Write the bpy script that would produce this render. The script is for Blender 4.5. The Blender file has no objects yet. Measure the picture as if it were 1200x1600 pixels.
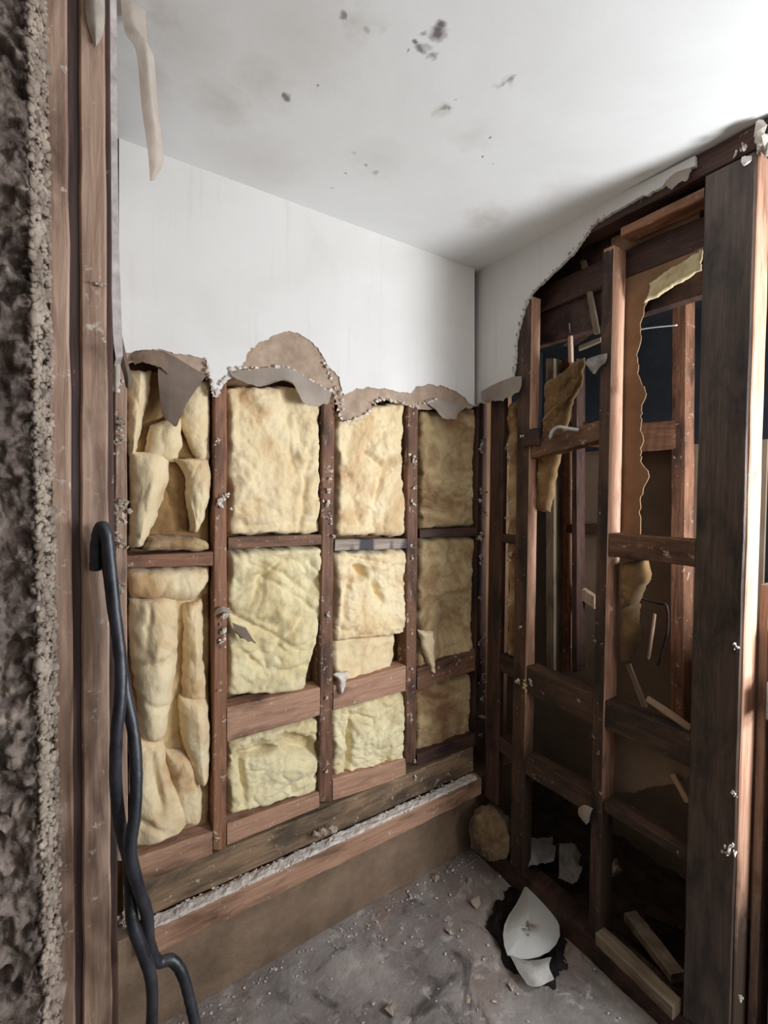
import bpy, bmesh, math, random
from mathutils import Vector, Matrix, noise
import numpy as np
random.seed(7)
S = bpy.context.scene
COL = S.collection

# ------------------------------------------------------------------ camera
YAW, PITCH, ROLL = [math.radians(v) for v in (32.948, 1.5547, 0.4852)]
FPX, CYP = 714.24, 783.46
CAM = Vector((-1.3732, -1.4031, 1.5388))
FW = Vector((math.sin(YAW)*math.cos(PITCH), math.cos(YAW)*math.cos(PITCH), -math.sin(PITCH)))
_r = Vector((math.cos(YAW), -math.sin(YAW), 0)); _u = _r.cross(FW)
RT = math.cos(ROLL)*_r + math.sin(ROLL)*_u
UP = -math.sin(ROLL)*_r + math.cos(ROLL)*_u
cd = bpy.data.cameras.new('camera'); cam = bpy.data.objects.new('camera', cd); COL.objects.link(cam)
m = Matrix((RT, UP, -FW)).transposed().to_4x4(); m.translation = CAM
cam.matrix_world = m
cd.sensor_fit = 'AUTO'; cd.sensor_width = 36; cd.lens = FPX/1600*36
cd.shift_y = -(800-CYP)/1600
cd.clip_start = 0.02
S.camera = cam

# ------------------------------------------------------------------ light and exposure
S.view_settings.view_transform = 'Standard'; S.view_settings.look = 'None'
S.view_settings.exposure = -0.12; S.view_settings.gamma = 1; S.view_settings.use_curve_mapping = False
w = bpy.data.worlds.new('world'); S.world = w; w.use_nodes = True
bg = w.node_tree.nodes['Background']; bg.inputs[0].default_value = (1.0, 0.97, 0.93, 1); bg.inputs[1].default_value = 0.06

def area(name, loc, target, sx, sy, power, col):
    l = bpy.data.lights.new(name, 'AREA'); l.shape = 'RECTANGLE'; l.size = sx; l.size_y = sy; l.energy = power; l.color = col
    o = bpy.data.objects.new(name, l); COL.objects.link(o); o.location = loc
    o.rotation_euler = (Vector(target)-Vector(loc)).to_track_quat('-Z', 'Z').to_euler()
    return o
# daylight of the window in the next room, through the doorway past the end post
area('window_daylight', (0.36, -2.30, 1.30), (-0.7, -0.3, 1.85), 0.34, 0.6, 36, (0.89, 0.94, 1.0))
# added lamp out of view: corner shadow of the post, light on stud sides
area('post_lamp', (0.22, -1.62, 1.55), (-0.25, -0.2, 1.65), 0.16, 0.30, 20, (0.90, 0.95, 1.0))
# soft daylight of the room behind the camera
area('room_daylight', (-0.35, -3.3, 1.8), (-0.8, 0, 1.1), 0.8, 1.2, 15, (1.0, 0.97, 0.92))

# ------------------------------------------------------------------ helpers
def ray(px, py): return FW + (px-600)/FPX*RT + (CYP-py)/FPX*UP
def atA(px, py, y=0.0): d = ray(px, py); return CAM + d*((y-CAM.y)/d.y)
def atB(px, py, x=0.0): d = ray(px, py); return CAM + d*((x-CAM.x)/d.x)
def atZ(px, py, z=0.0): d = ray(px, py); return CAM + d*((z-CAM.z)/d.z)
NA, NB, NZ = Vector((0, -1, 0)), Vector((-1, 0, 0)), Vector((0, 0, 1))

def lin(c):
    return tuple(((v/255)/12.92 if v/255 <= .04045 else ((v/255+.055)/1.055)**2.4) for v in c) + (1,)

def tag(o, label=None, cat=None, group=None, kind=None):
    if label: o['label'] = label
    if cat: o['category'] = cat
    if group: o['group'] = group
    if kind: o['kind'] = kind
    return o

def link(name, bm, mat, parent=None, smooth=True, origin=None, frame=None, recalc=True):
    """one mesh object from a bmesh in world coordinates"""
    if recalc: bmesh.ops.recalc_face_normals(bm, faces=bm.faces)
    if frame is None:
        if origin is None:
            c = Vector((0, 0, 0)); lo = 1e9
            for v in bm.verts: c += v.co; lo = min(lo, v.co.z)
            c /= max(1, len(bm.verts)); origin = Vector((c.x, c.y, lo))
        frame = Matrix.Translation(origin)
    inv = frame.inverted()
    for v in bm.verts: v.co = inv @ v.co
    me = bpy.data.meshes.new(name); bm.to_mesh(me); bm.free()
    if smooth:
        for p in me.polygons: p.use_smooth = True
        if smooth == 'auto':
            me.set_sharp_from_angle(angle=math.radians(35))
    o = bpy.data.objects.new(name, me); COL.objects.link(o)
    o.matrix_world = frame
    if mat: me.materials.append(mat)
    if parent:
        bpy_parent(o, parent)
    return o

WORLD = {}
def bpy_parent(o, parent):
    mw = o.matrix_basis.copy()
    o.parent = parent
    pm = WORLD.get(parent.name) or world_of(parent)
    o.matrix_parent_inverse = pm.inverted()
    o.matrix_basis = mw
def world_of(o):
    if o.parent is None: return o.matrix_basis.copy()
    return world_of(o.parent) @ o.matrix_parent_inverse @ o.matrix_basis

def empty(name, loc):
    o = bpy.data.objects.new(name, None); COL.objects.link(o); o.location = loc; o.empty_display_size = .05
    o.matrix_basis = Matrix.Translation(Vector(loc))
    return o

def fnz(p, s, seed, octv=4):
    return noise.fractal(Vector((p[0]*s+seed*13.1, p[1]*s-seed*7.7, p[2]*s+seed*3.3)), 1.0, 2.0, octv)

# ------------------------------------------------------------------ materials
def newmat(name):
    mt = bpy.data.materials.new(name); mt.use_nodes = True
    nt = mt.node_tree; b = nt.nodes['Principled BSDF']
    return mt, nt, b
def N(nt, t, **kw):
    n = nt.nodes.new(t)
    for k, v in kw.items():
        if hasattr(n, k): setattr(n, k, v)
        else: n.inputs[k].default_value = v
    return n
def ramp(nt, fac, stops):
    r = nt.nodes.new('ShaderNodeValToRGB')
    e = r.color_ramp.elements
    while len(e) < len(stops): e.new(0.5)
    for i, (p, c) in enumerate(stops): e[i].position = p; e[i].color = lin(c) if max(c) > 1 else tuple(c)+(1,)
    nt.links.new(fac, r.inputs[0]); return r.outputs[0]
def mix(nt, fac, a, b, mode='MIX'):
    n = nt.nodes.new('ShaderNodeMix'); n.data_type = 'RGBA'; n.blend_type = mode
    for s, v in ((n.inputs[0], fac), (n.inputs[6], a), (n.inputs[7], b)):
        if hasattr(v, 'is_linked'): nt.links.new(v, s)
        else: s.default_value = v
    return n.outputs[2]
def coords(nt, scale=(1, 1, 1), kind='Object'):
    tc = nt.nodes.new('ShaderNodeTexCoord'); oi = nt.nodes.new('ShaderNodeObjectInfo')
    mp = nt.nodes.new('ShaderNodeMapping'); mp.inputs['Scale'].default_value = scale
    mul = nt.nodes.new('ShaderNodeMath'); mul.operation = 'MULTIPLY'; mul.inputs[1].default_value = 37.0
    nt.links.new(oi.outputs['Random'], mul.inputs[0])
    nt.links.new(tc.outputs[kind], mp.inputs[0]); nt.links.new(mul.outputs[0], mp.inputs['Location'])
    return mp.outputs[0]
def nz(nt, vec, scale, detail=4, rough=.55, dist=0.0):
    n = nt.nodes.new('ShaderNodeTexNoise'); n.inputs['Scale'].default_value = scale
    n.inputs['Detail'].default_value = detail; n.inputs['Roughness'].default_value = rough; n.inputs['Distortion'].default_value = dist
    nt.links.new(vec, n.inputs['Vector']); return n.outputs['Fac']
def bump(nt, b, h, strength, dist=.01):
    n = nt.nodes.new('ShaderNodeBump'); n.inputs['Strength'].default_value = strength; n.inputs['Distance'].default_value = dist
    nt.links.new(h, n.inputs['Height']); nt.links.new(n.outputs[0], b.inputs['Normal']); return n

def wood(name, light, dark, stain, stain_at=.62, rough=.7, dust=.70, damp_shade=None):
    mt, nt, b = newmat(name)
    v = coords(nt, (2.2, 34, 34))          # grain along the board's local x
    g = nz(nt, v, 3.0, 6, .6, .6)
    c = ramp(nt, g, [(.3, dark), (.7, light)])
    v2 = coords(nt, (3, 9, 9))
    s = nz(nt, v2, 1.6, 5, .6, .3)
    sm = ramp(nt, s, [(stain_at-.1, (0, 0, 0)), (stain_at+.12, (1, 1, 1))])
    c2 = mix(nt, sm, c, lin(stain))
    v3 = coords(nt, (1, 1, 1))
    d = nz(nt, v3, 42, 5, .7)
    dm = ramp(nt, d, [(dust-.03, (0, 0, 0)), (dust+.05, (1, 1, 1))])
    c3 = mix(nt, dm, c2, lin((188, 174, 158)))
    if damp_shade:  # damp stain and low shade in one, painted darker towards the foot
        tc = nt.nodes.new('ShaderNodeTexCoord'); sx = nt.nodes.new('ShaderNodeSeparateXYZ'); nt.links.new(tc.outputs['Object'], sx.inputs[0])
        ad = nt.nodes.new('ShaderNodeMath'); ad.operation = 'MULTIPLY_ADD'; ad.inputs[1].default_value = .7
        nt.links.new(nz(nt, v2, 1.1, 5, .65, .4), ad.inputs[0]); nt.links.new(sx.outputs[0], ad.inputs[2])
        dmp = ramp(nt, ad.outputs[0], [(damp_shade[0], (1, 1, 1)), (damp_shade[1], (0, 0, 0))])
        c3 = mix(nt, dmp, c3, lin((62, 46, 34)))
    nt.links.new(c3, b.inputs['Base Color']); b.inputs['Roughness'].default_value = rough
    bump(nt, b, g, .35, .004)
    return mt
M = {}
M['stud'] = wood('wood_stud', (136, 98, 74), (96, 62, 44), (54, 34, 26), .56, .72, .62)
M['stud_warm'] = wood('wood_stud_warm', (158, 112, 84), (116, 76, 54), (68, 44, 32), .58, .7, .64)
M['noggin'] = wood('wood_noggin', (186, 146, 120), (152, 112, 88), (100, 72, 54), .60, .75, .64)
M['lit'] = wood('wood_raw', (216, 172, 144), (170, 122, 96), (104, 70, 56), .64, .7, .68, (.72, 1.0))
M['dark_shade'] = wood('wood_dark_shade', (104, 76, 60), (70, 50, 40), (44, 32, 27), .5, .8, .66)  # stud fronts: shade put into the colour; also the dark low noggins
M['dark'] = wood('wood_dark', (92, 62, 50), (58, 38, 31), (34, 23, 20), .55)
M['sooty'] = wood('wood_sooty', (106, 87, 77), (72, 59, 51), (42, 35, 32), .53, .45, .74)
M['grey'] = wood('wood_grey', (150, 132, 110), (116, 100, 82), (76, 64, 52), .56)
M['jamb'] = wood('wood_jamb', (182, 154, 134), (134, 104, 86), (86, 62, 50), .58, .75, .64)
M['jamb_dark'] = wood('wood_jamb_dark', (78, 58, 52), (52, 38, 35), (44, 30, 40), .6)
M['plate'] = wood('wood_plate', (156, 128, 100), (116, 92, 70), (72, 60, 48), .54, .8, .64)
M['pale'] = wood('wood_pale', (196, 168, 142), (160, 130, 106), (118, 90, 70), .7)

def insul(name, a, bcol, brown, brown_at=.66):
    mt, nt, b = newmat(name)
    v = coords(nt)
    n1 = nz(nt, v, 7, 6, .62, .5)
    c = ramp(nt, n1, [(.32, bcol), (.62, a)])
    n2 = nz(nt, v, 4.3, 5, .6, 1.2)
    bm_ = ramp(nt, n2, [(brown_at-.08, (0, 0, 0)), (brown_at+.14, (1, 1, 1))])
    c2 = mix(nt, bm_, c, lin(brown))
    nt.links.new(c2, b.inputs['Base Color']); b.inputs['Roughness'].default_value = 1.0
    b.inputs['Specular IOR Level'].default_value = .1
    b.inputs['Sheen Weight'].default_value = .25
    vf = coords(nt, (1, 1, .45))
    f1 = nz(nt, vf, 90, 6, .75, .8)
    bump(nt, b, f1, .55, .006)
    return mt
M['ins'] = insul('insulation_yellow', (240, 221, 182), (229, 202, 157), (198, 156, 110), .58)
M['ins_green'] = insul('insulation_green_yellow', (237, 224, 182), (221, 201, 153), (178, 150, 100), .60)
M['ins_old'] = insul('insulation_stained', (212, 190, 146), (180, 148, 104), (138, 100, 68), .52)
M['wad'] = insul('wad_fibre', (164, 138, 104), (118, 94, 68), (84, 64, 46), .56)
M['ins_brown'] = insul('insulation_brown', (158, 126, 84), (124, 94, 60), (92, 66, 42), .58)

def plain(name, a, bcol, scale=20, rough=.85, bs=.3, bscale=60, bd=.004, detail=5, spec=.3):
    mt, nt, b = newmat(name); v = coords(nt)
    n = nz(nt, v, scale, detail, .6)
    c = ramp(nt, n, [(.3, a), (.7, bcol)])
    nt.links.new(c, b.inputs['Base Color']); b.inputs['Roughness'].default_value = rough
    b.inputs['Specular IOR Level'].default_value = spec
    bump(nt, b, nz(nt, v, bscale, 6, .65), bs, bd)
    return mt
M['paper_brown'] = plain('gypsum_paper_brown', (148, 126, 108), (182, 159, 139), 24)
M['paper_grey'] = plain('torn_paper_grey', (184, 170, 158), (212, 200, 188), 9, bs=.2)
M['paper_dark'] = plain('torn_paper_dark', (128, 110, 98), (166, 148, 134), 9, bs=.2)
M['plaster'] = plain('plaster_crumb', (196, 184, 172), (232, 224, 214), 30, bs=.5)
M['plaster_dirty'] = plain('plaster_dirty', (130, 112, 98), (196, 180, 164), 34, bs=.5)
M['mortar_lit'] = plain('mortar_lit', (104, 90, 80), (186, 170, 154), 22, bs=.5)  # lit copy of the mortar: light on its edge put into the colour
M['plaster_edge'] = plain('plasterboard_edge', (150, 142, 140), (212, 204, 200), 26, bs=.5)
M['kraft'] = plain('kraft_paper', (120, 92, 66), (156, 124, 94), 7, bs=.25)
M['lining'] = plain('lining_back', (118, 100, 84), (142, 122, 102), 5, bs=.15)
M['fascia'] = plain('stained_concrete', (104, 85, 70), (152, 128, 106), 6, bs=.5, bscale=30, bd=.01)
M['void'] = plain('unlit_room', (36, 38, 42), (56, 57, 62), 4)  # darkness of the unlit room beyond, put into the wall colour
M['backing'] = plain('sarking_paper', (104, 76, 52), (136, 102, 72), 6)
M['white_piece'] = plain('white_plastic', (238, 237, 232), (246, 245, 242), 6, rough=.5, bs=.1)
M['white_dirty'] = plain('dirty_white_plastic', (190, 186, 180), (240, 237, 232), 22, rough=.6, bs=.3)
M['membrane'] = plain('black_membrane', (24, 20, 22), (62, 52, 50), 26, rough=.6, bs=.6)
M['cable'] = plain('black_cable', (18, 19, 24), (58, 58, 66), 26, rough=.42, bs=.25, bscale=40, spec=.5)
M['metal'] = plain('hinge_metal', (170, 176, 180), (214, 218, 220), 30, rough=.35, bs=.1)
M['broken_batten'] = plain('broken_batten', (120, 102, 86), (180, 162, 144), 24, bs=.6)
M['dirt'] = plain('dark_dirt', (34, 28, 24), (78, 64, 54), 18, bs=.7, bscale=40, bd=.01)
M['dust_line'] = plain('plaster_dust', (184, 174, 164), (226, 218, 210), 40, bs=.5)
M['crater'] = plain('crater_dirt', (120, 104, 96), (176, 156, 146), 50, bs=.5)

def mat_ceiling():
    mt, nt, b = newmat('ceiling_paint')
    tc = nt.nodes.new('ShaderNodeTexCoord'); g = tc.outputs['Object']
    n0 = nz(nt, g, 1.8, 5, .6, .4)
    c = ramp(nt, n0, [(.3, (222, 220, 217)), (.7, (236, 235, 232))])
    wn = nt.nodes.new('ShaderNodeTexNoise'); wn.inputs['Scale'].default_value = 26; wn.inputs['Detail'].default_value = 4
    nt.links.new(g, wn.inputs['Vector'])
    sub = nt.nodes.new('ShaderNodeVectorMath'); sub.operation = 'SUBTRACT'; sub.inputs[1].default_value = (.5, .5, .5)
    nt.links.new(wn.outputs['Color'], sub.inputs[0])
    def layer(c, spots, col, warp, soft):
        sc = nt.nodes.new('ShaderNodeVectorMath'); sc.operation = 'SCALE'; sc.inputs['Scale'].default_value = warp
        nt.links.new(sub.outputs[0], sc.inputs[0])
        ad = nt.nodes.new('ShaderNodeVectorMath'); ad.operation = 'ADD'
        nt.links.new(g, ad.inputs[0]); nt.links.new(sc.outputs[0], ad.inputs[1])
        acc = None
        for (px, py, r, s) in spots:
            p = atZ(px, py, 2.44)
            d = nt.nodes.new('ShaderNodeVectorMath'); d.operation = 'DISTANCE'; d.inputs[1].default_value = (p.x, p.y, 2.44)
            nt.links.new(ad.outputs[0], d.inputs[0])
            mr = nt.nodes.new('ShaderNodeMapRange'); mr.inputs['From Min'].default_value = r; mr.inputs['From Max'].default_value = r*soft
            mr.inputs['To Min'].default_value = 0; mr.inputs['To Max'].default_value = s
            nt.links.new(d.outputs['Value'], mr.inputs['Value'])
            if acc is None: acc = mr.outputs[0]
            else:
                mx = nt.nodes.new('ShaderNodeMath'); mx.operation = 'MAXIMUM'
                nt.links.new(acc, mx.inputs[0]); nt.links.new(mr.outputs[0], mx.inputs[1]); acc = mx.outputs[0]
        return mix(nt, acc, c, lin(col))
    c = layer(c, [(350, 160, .10, .45), (410, 120, .10, .4), (400, 250, .16, .3), (590, 250, .10, .25), (560, 40, .05, .5),
                  (690, 175, .03, .5), (760, 340, .09, .55), (735, 215, .06, .25), (790, 130, .025, .7), (470, 60, .16, .28), (290, 60, .14, .3),
                  (240, 120, .06, .4), (255, 20, .07, .5), (880, 300, .1, .3)], (186, 174, 164), .10, .1)
    c = layer(c, [(664, 76, .016, .8), (684, 52, .022, .9), (690, 40, .013, .9), (655, 68, .010, .85), (676, 90, .012, .6), (662, 50, .008, .6),
                  (450, 152, .014, .8), (446, 150, .010, .8), (538, 22, .010, .7), (575, 48, .010, .35), (497, 130, .005, .9),
                  (540, 270, .005, .95), (517, 292, .004, .9), (570, 258, .008, .7), (585, 270, .012, .4), (552, 240, .01, .3),
                  (752, 242, .004, .95), (765, 215, .004, .8), (774, 180, .004, .8), (778, 222, .004, .7), (728, 190, .004, .8), (716, 155, .006, .6),
                  (694, 170, .012, .5), (700, 172, .008, .6), (800, 126, .010, .6), (792, 130, .008, .5), (640, 80, .005, .7), (757, 215, .004, .8), (772, 256, .004, .6)],
              (92, 78, 78), .045, .35)
    nt.links.new(c, b.inputs['Base Color']); b.inputs['Roughness'].default_value = .75
    bump(nt, b, nz(nt, g, 90, 4, .6), .12, .003)
    return mt
M['ceiling'] = mat_ceiling()

def mat_wall():
    mt, nt, b = newmat('wall_paint')
    tc = nt.nodes.new('ShaderNodeTexCoord'); g = tc.outputs['Object']
    c = ramp(nt, nz(nt, g, 3, 5, .6, .4), [(.3, (212, 208, 203)), (.7, (224, 221, 217))])
    mp = nt.nodes.new('ShaderNodeMapping'); mp.inputs['Scale'].default_value = (18, 18, 1.2); nt.links.new(g, mp.inputs[0])
    st = ramp(nt, nz(nt, mp.outputs[0], 2.2, 4, .6), [(.58, (0, 0, 0)), (.8, (.35, .35, .35))])
    c = mix(nt, st, c, lin((196, 186, 176)))
    nt.links.new(c, b.inputs['Base Color']); b.inputs['Roughness'].default_value = .7
    bump(nt, b, nz(nt, g, 70, 4, .6), .12, .003)
    return mt
M['wall'] = mat_wall()

def mat_floor():
    mt, nt, b = newmat('dusty_concrete')
    tc = nt.nodes.new('ShaderNodeTexCoord'); g = tc.outputs['Object']
    c = ramp(nt, nz(nt, g, 3.6, 6, .62, .6), [(.28, (108, 100, 96)), (.5, (150, 142, 137)), (.72, (186, 178, 172))])
    pk = ramp(nt, nz(nt, g, 2.1, 4, .6, .8), [(.46, (0, 0, 0)), (.62, (.75, .75, .75))])
    c = mix(nt, pk, c, lin((140, 116, 104)))
    dk = ramp(nt, nz(nt, g, 6.5, 5, .65, 1.0), [(.56, (0, 0, 0)), (.68, (.85, .85, .85))])
    c = mix(nt, dk, c, lin((66, 60, 60)))
    wt = ramp(nt, nz(nt, g, 17, 6, .7, .5), [(.55, (0, 0, 0)), (.70, (.9, .9, .9))])
    c = mix(nt, wt, c, lin((196, 188, 182)))
    nt.links.new(c, b.inputs['Base Color'])
    rr = ramp(nt, nz(nt, g, 5, 4, .6), [(.35, (.45, .45, .45)), (.65, (.85, .85, .85))]); nt.links.new(rr, b.inputs['Roughness'])
    bump(nt, b, nz(nt, g, 28, 7, .7), .5, .012)
    return mt
M['floor'] = mat_floor()

def mat_render():
    mt, nt, b = newmat('rough_render'); v = coords(nt)
    c = ramp(nt, nz(nt, v, 34, 6, .65, .4), [(.30, (44, 35, 33)), (.46, (104, 90, 82)), (.66, (160, 144, 132))])
    c = mix(nt, ramp(nt, nz(nt, v, 9, 4, .6), [(.45, (0, 0, 0)), (.65, (.6, .6, .6))]), c, lin((84, 70, 64)))
    nt.links.new(c, b.inputs['Base Color']); b.inputs['Roughness'].default_value = .9
    bump(nt, b, nz(nt, v, 90, 6, .7), .7, .006)
    return mt
M['render'] = mat_render()

def mat_marked():
    mt, nt, b = newmat('marked_noggin'); v = coords(nt, (2.2, 30, 30))
    c = ramp(nt, nz(nt, v, 3, 5, .6, .5), [(.3, (120, 104, 92)), (.7, (168, 152, 138))])
    v2 = coords(nt, (22, 6, 6)); k = ramp(nt, nz(nt, v2, .55, 2, .5), [(.50, (0, 0, 0)), (.56, (1, 1, 1))])
    c = mix(nt, k, c, lin((62, 54, 62)))
    nt.links.new(c, b.inputs['Base Color']); b.inputs['Roughness'].default_value = .7
    return mt
M['marked'] = mat_marked()

# ------------------------------------------------------------------ geometry builders
def board(name, a0, b0, a1, b1, d, mat, parent=None, n=10, ch=.0028, jit=.0010, seed=None, bow=0.0):
    """board: start edge a0-b0, end edge a1-b1 (front face), depth vector d"""
    a0, b0, a1, b1, d = [Vector(v) for v in (a0, b0, a1, b1, d)]
    rs = random.Random(seed if seed is not None else hash(name) % 1000 + len(bpy.data.objects))
    bm = bmesh.new(); rings = []
    for i in range(n+1):
        t = i/n
        a = a0.lerp(a1, t); b = b0.lerp(b1, t)
        wv = (b-a).normalized(); dv = d.normalized()
        bo = dv*(-bow*math.sin(math.pi*t))
        j = [wv*rs.uniform(-jit, jit)+dv*rs.uniform(-jit, jit)*.6 for _ in range(4)]
        a_, b_, c_, e_ = a+j[0]+bo, b+j[1]+bo, b+d+j[2]+bo, a+d+j[3]+bo
        ring = [a_+wv*ch, b_-wv*ch, b_+dv*ch, c_-dv*ch, c_-wv*ch, e_+wv*ch, e_-dv*ch, a_+dv*ch]
        rings.append([bm.verts.new(p) for p in ring])
    for i in range(n):
        for k in range(8):
            bm.faces.new((rings[i][k], rings[i][(k+1) % 8], rings[i+1][(k+1) % 8], rings[i+1][k]))
    bm.faces.new(rings[0]); bm.faces.new(rings[-1])
    ex = ((a1+b1)-(a0+b0)).normalized(); ey = (b0-a0); ey = (ey-ex*ey.dot(ex)).normalized(); ez = ex.cross(ey)
    fr = Matrix((ex, ey, ez)).transposed().to_4x4(); fr.translation = (a0+b0)/2
    return link(name, bm, mat, parent, smooth=False, frame=fr)

def boardA(name, tl, tr, bl, br, mat, y0=0.0, depth=.07, parent=None, horiz=True, **k):
    TL, TR, BL, BR = [atA(*p, y0) for p in (tl, tr, bl, br)]
    if horiz: return board(name, BL, TL, BR, TR, (0, depth, 0), mat, parent, **k)
    return board(name, BL, BR, TL, TR, (0, depth, 0), mat, parent, **k)
def boardB(name, tl, tr, bl, br, mat, x0=0.0, depth=.07, parent=None, horiz=True, **k):
    TL, TR, BL, BR = [atB(*p, x0) for p in (tl, tr, bl, br)]
    if horiz: return board(name, BL, TL, BR, TR, (depth, 0, 0), mat, parent, **k)
    return board(name, BL, BR, TL, TR, (depth, 0, 0), mat, parent, **k)

def interp(pl, t):
    """point at parameter t of a polyline, by index"""
    n = len(pl)-1; f = min(max(t, 0), 1)*n; i = min(int(f), n-1); q = f-i
    return tuple(pl[i][k]*(1-q)+pl[i+1][k]*q for k in range(len(pl[i])))
def smooth_interp(pl, t):
    n = len(pl)-1
    if n < 2: return interp(pl, t)
    f = min(max(t, 0), 1)*n; i = min(int(f), n-1); q = f-i
    P = [pl[max(i-1, 0)], pl[i], pl[i+1], pl[min(i+2, n)]]
    return tuple(.5*((2*P[1][k])+(-P[0][k]+P[2][k])*q+(2*P[0][k]-5*P[1][k]+4*P[2][k]-P[3][k])*q*q+(-P[0][k]+3*P[1][k]-3*P[2][k]+P[3][k])*q**3) for k in range(len(pl[0])))

def batt(name, left, right, mat, at, plane, nrm, thick, seed, amp=.012, rad=.03, fs=9, ridge=.006, nu=64, nv=90, parent=None, feat=(), tuft=1.0, rag=.010, vert=0.0, tilt=0.0, curve=False, lim=None):
    """soft insulation pad between two outline polylines given top to bottom on a wall plane"""
    bm = bmesh.new(); G = []
    f_ = smooth_interp if curve else interp
    W = (at(*interp(left, .5), plane)-at(*interp(right, .5), plane)).length
    H = (at(*left[0], plane)-at(*left[-1], plane)).length
    side = Vector((1, 0, 0)) if abs(nrm.y) > .5 else Vector((0, 1, 0))
    for j in range(nv+1):
        v = j/nv; row = []
        l = f_(left, v); r = f_(right, v)
        fp = plane-thick
        L = at(*l, fp)-nrm*thick; R = at(*r, fp)-nrm*thick
        for i in range(nu+1):
            u = i/nu
            p = L.lerp(R, u)
            q = (p.x+p.y, p.z, 0)
            du = min(u, 1-u)*W; dv = min(v, 1-v)*H
            cu = min(du/rad, 1); cv = min(dv/rad, 1)
            rd = math.sqrt(max(0, 1-(1-cu)**2))*math.sqrt(max(0, 1-(1-cv)**2))
            qv = (q[0], q[1]*(1-vert*.8), 0)
            wx = fnz(qv, 5, seed+4, 3)*.06
            qq = (qv[0]+wx, qv[1]+wx*.7, 0)
            h = fnz(qq, fs, seed, 4)*amp
            rg = 1-abs(fnz(qq, fs*1.4, seed+9, 2))*2.2
            h -= max(0, rg)**3*ridge
            h += (fnz(q, 26, seed+2, 4)*.0052+fnz(q, 80, seed+3, 3)*.0024)*tuft
            fx, fy = l[0]+(r[0]-l[0])*u, l[1]+(r[1]-l[1])*u
            for (cx, cy, rx, ry, ang, dh) in feat:
                ca, sa = math.cos(math.radians(ang)), math.sin(math.radians(ang))
                ddx, ddy = fx-cx+fnz(q, 30, 31, 2)*3, fy-cy+fnz(q, 30, 37, 2)*3
                ax_, ay_ = (ddx*ca+ddy*sa)/rx, (-ddx*sa+ddy*ca)/ry
                e2 = ax_*ax_+ay_*ay_
                if e2 < 4: h += dh*math.exp(-e2**(1.8 if dh < -.03 else 1))
            h = max(h, -thick*.85)
            edge = 1-min(cu, cv)
            p = p+side*(fnz(q, 24, seed+5, 4)*rag*edge)+Vector((0, 0, fnz(q, 24, seed+6, 4)*rag*edge))
            if lim: p.x = min(max(p.x, lim[0]), lim[1])
            row.append(bm.verts.new(p+nrm*((thick+h)*rd+tilt*v)))
        G.append(row)
    for j in range(nv):
        for i in range(nu):
            bm.faces.new((G[j][i], G[j][i+1], G[j+1][i+1], G[j+1][i]))
    border = G[0]+[G[j][nu] for j in range(1, nv+1)]+G[nv][-2::-1]+[G[j][0] for j in range(nv-1, 0, -1)]
    back = bmesh.ops.extrude_edge_only(bm, edges=[bm.edges.get((border[k], border[(k+1) % len(border)])) for k in range(len(border))])
    nvv = [e for e in back['geom'] if isinstance(e, bmesh.types.BMVert)]
    for vv in nvv: vv.co -= nrm*.006
    bmesh.ops.holes_fill(bm, edges=[e for e in bm.edges if e.is_boundary], sides=0)
    return link(name, bm, mat, parent, smooth=True)

def sheet(name, rows, mat, at, plane, nrm, thick=.002, nu=28, nv=14, parent=None, seed=1, wob=.003, rag=.004, smooth=True, curve=True):
    """thin bent sheet: rows of (px, py, offset from the wall plane)"""
    bm = bmesh.new(); F = []; Bk = []
    pts = []
    for j in range(nv+1):
        row = []
        for i in range(nu+1):
            cols = [smooth_interp(r, i/nu) if curve else interp(r, i/nu) for r in rows]
            c = smooth_interp(cols, j/nv) if curve else interp(cols, j/nv)
            p = at(c[0], c[1], plane)+nrm*c[2]
            e = 1 if (j == nv) else 0
            s = fnz(p, 18, seed, 3)
            p = p+nrm*(s*wob)
            if e: p = p+Vector((0, 0, fnz(p, 60, seed+3, 3)*rag*2))
            row.append(p)
        pts.append(row)
    for j in range(nv+1):
        F.append([bm.verts.new(p) for p in pts[j]])
    for j in range(nv):
        for i in range(nu):
            bm.faces.new((F[j][i], F[j][i+1], F[j+1][i+1], F[j+1][i]))
    geo = bmesh.ops.solidify(bm, geom=list(bm.faces), thickness=thick)
    return link(name, bm, mat, parent, smooth=smooth)

def jag(p3, amp, seg, rs, ax):
    """refine a polyline of 3D points with ragged steps"""
    out = []
    for a, b in zip(p3[:-1], p3[1:]):
        n = max(1, int((b-a).length/seg)); out.append(a)
        for k in range(1, n):
            p = a.lerp(b, k/n); q = (p.x, p.y, p.z)
            f = Vector([fnz(q, 28, 3+i_*4, 3)*amp*2.2+rs.uniform(-amp, amp)*.5 for i_ in range(3)])
            out.append(p+Vector((f.x*ax[0], f.y*ax[1], f.z*ax[2])))
    out.append(p3[-1]); return out
def prism(name, torn, straight, mat, at, plane, nrm, thick, parent=None, amp=.003, seg=.005, seed=3):
    """slab on a wall plane: a ragged torn edge (px) and straight corners (px)"""
    rs = random.Random(seed)
    ax = (1, 0, 1) if abs(nrm.y) > .5 else ((0, 1, 1) if abs(nrm.x) > .5 else (1, 1, 0))
    T = jag([at(*p, plane) for p in torn], amp, seg, rs, ax)
    Q = T+[at(*p, plane) for p in straight]
    bm = bmesh.new()
    vs = [bm.verts.new(p) for p in Q]
    f = bm.faces.new(vs)
    r = bmesh.ops.extrude_face_region(bm, geom=[f])
    for e in r['geom']:
        if isinstance(e, bmesh.types.BMVert): e.co -= nrm*thick
    bmesh.ops.triangulate(bm, faces=[f for f in bm.faces if len(f.verts) > 4])
    return link(name, bm, mat, parent, smooth=False)

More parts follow.
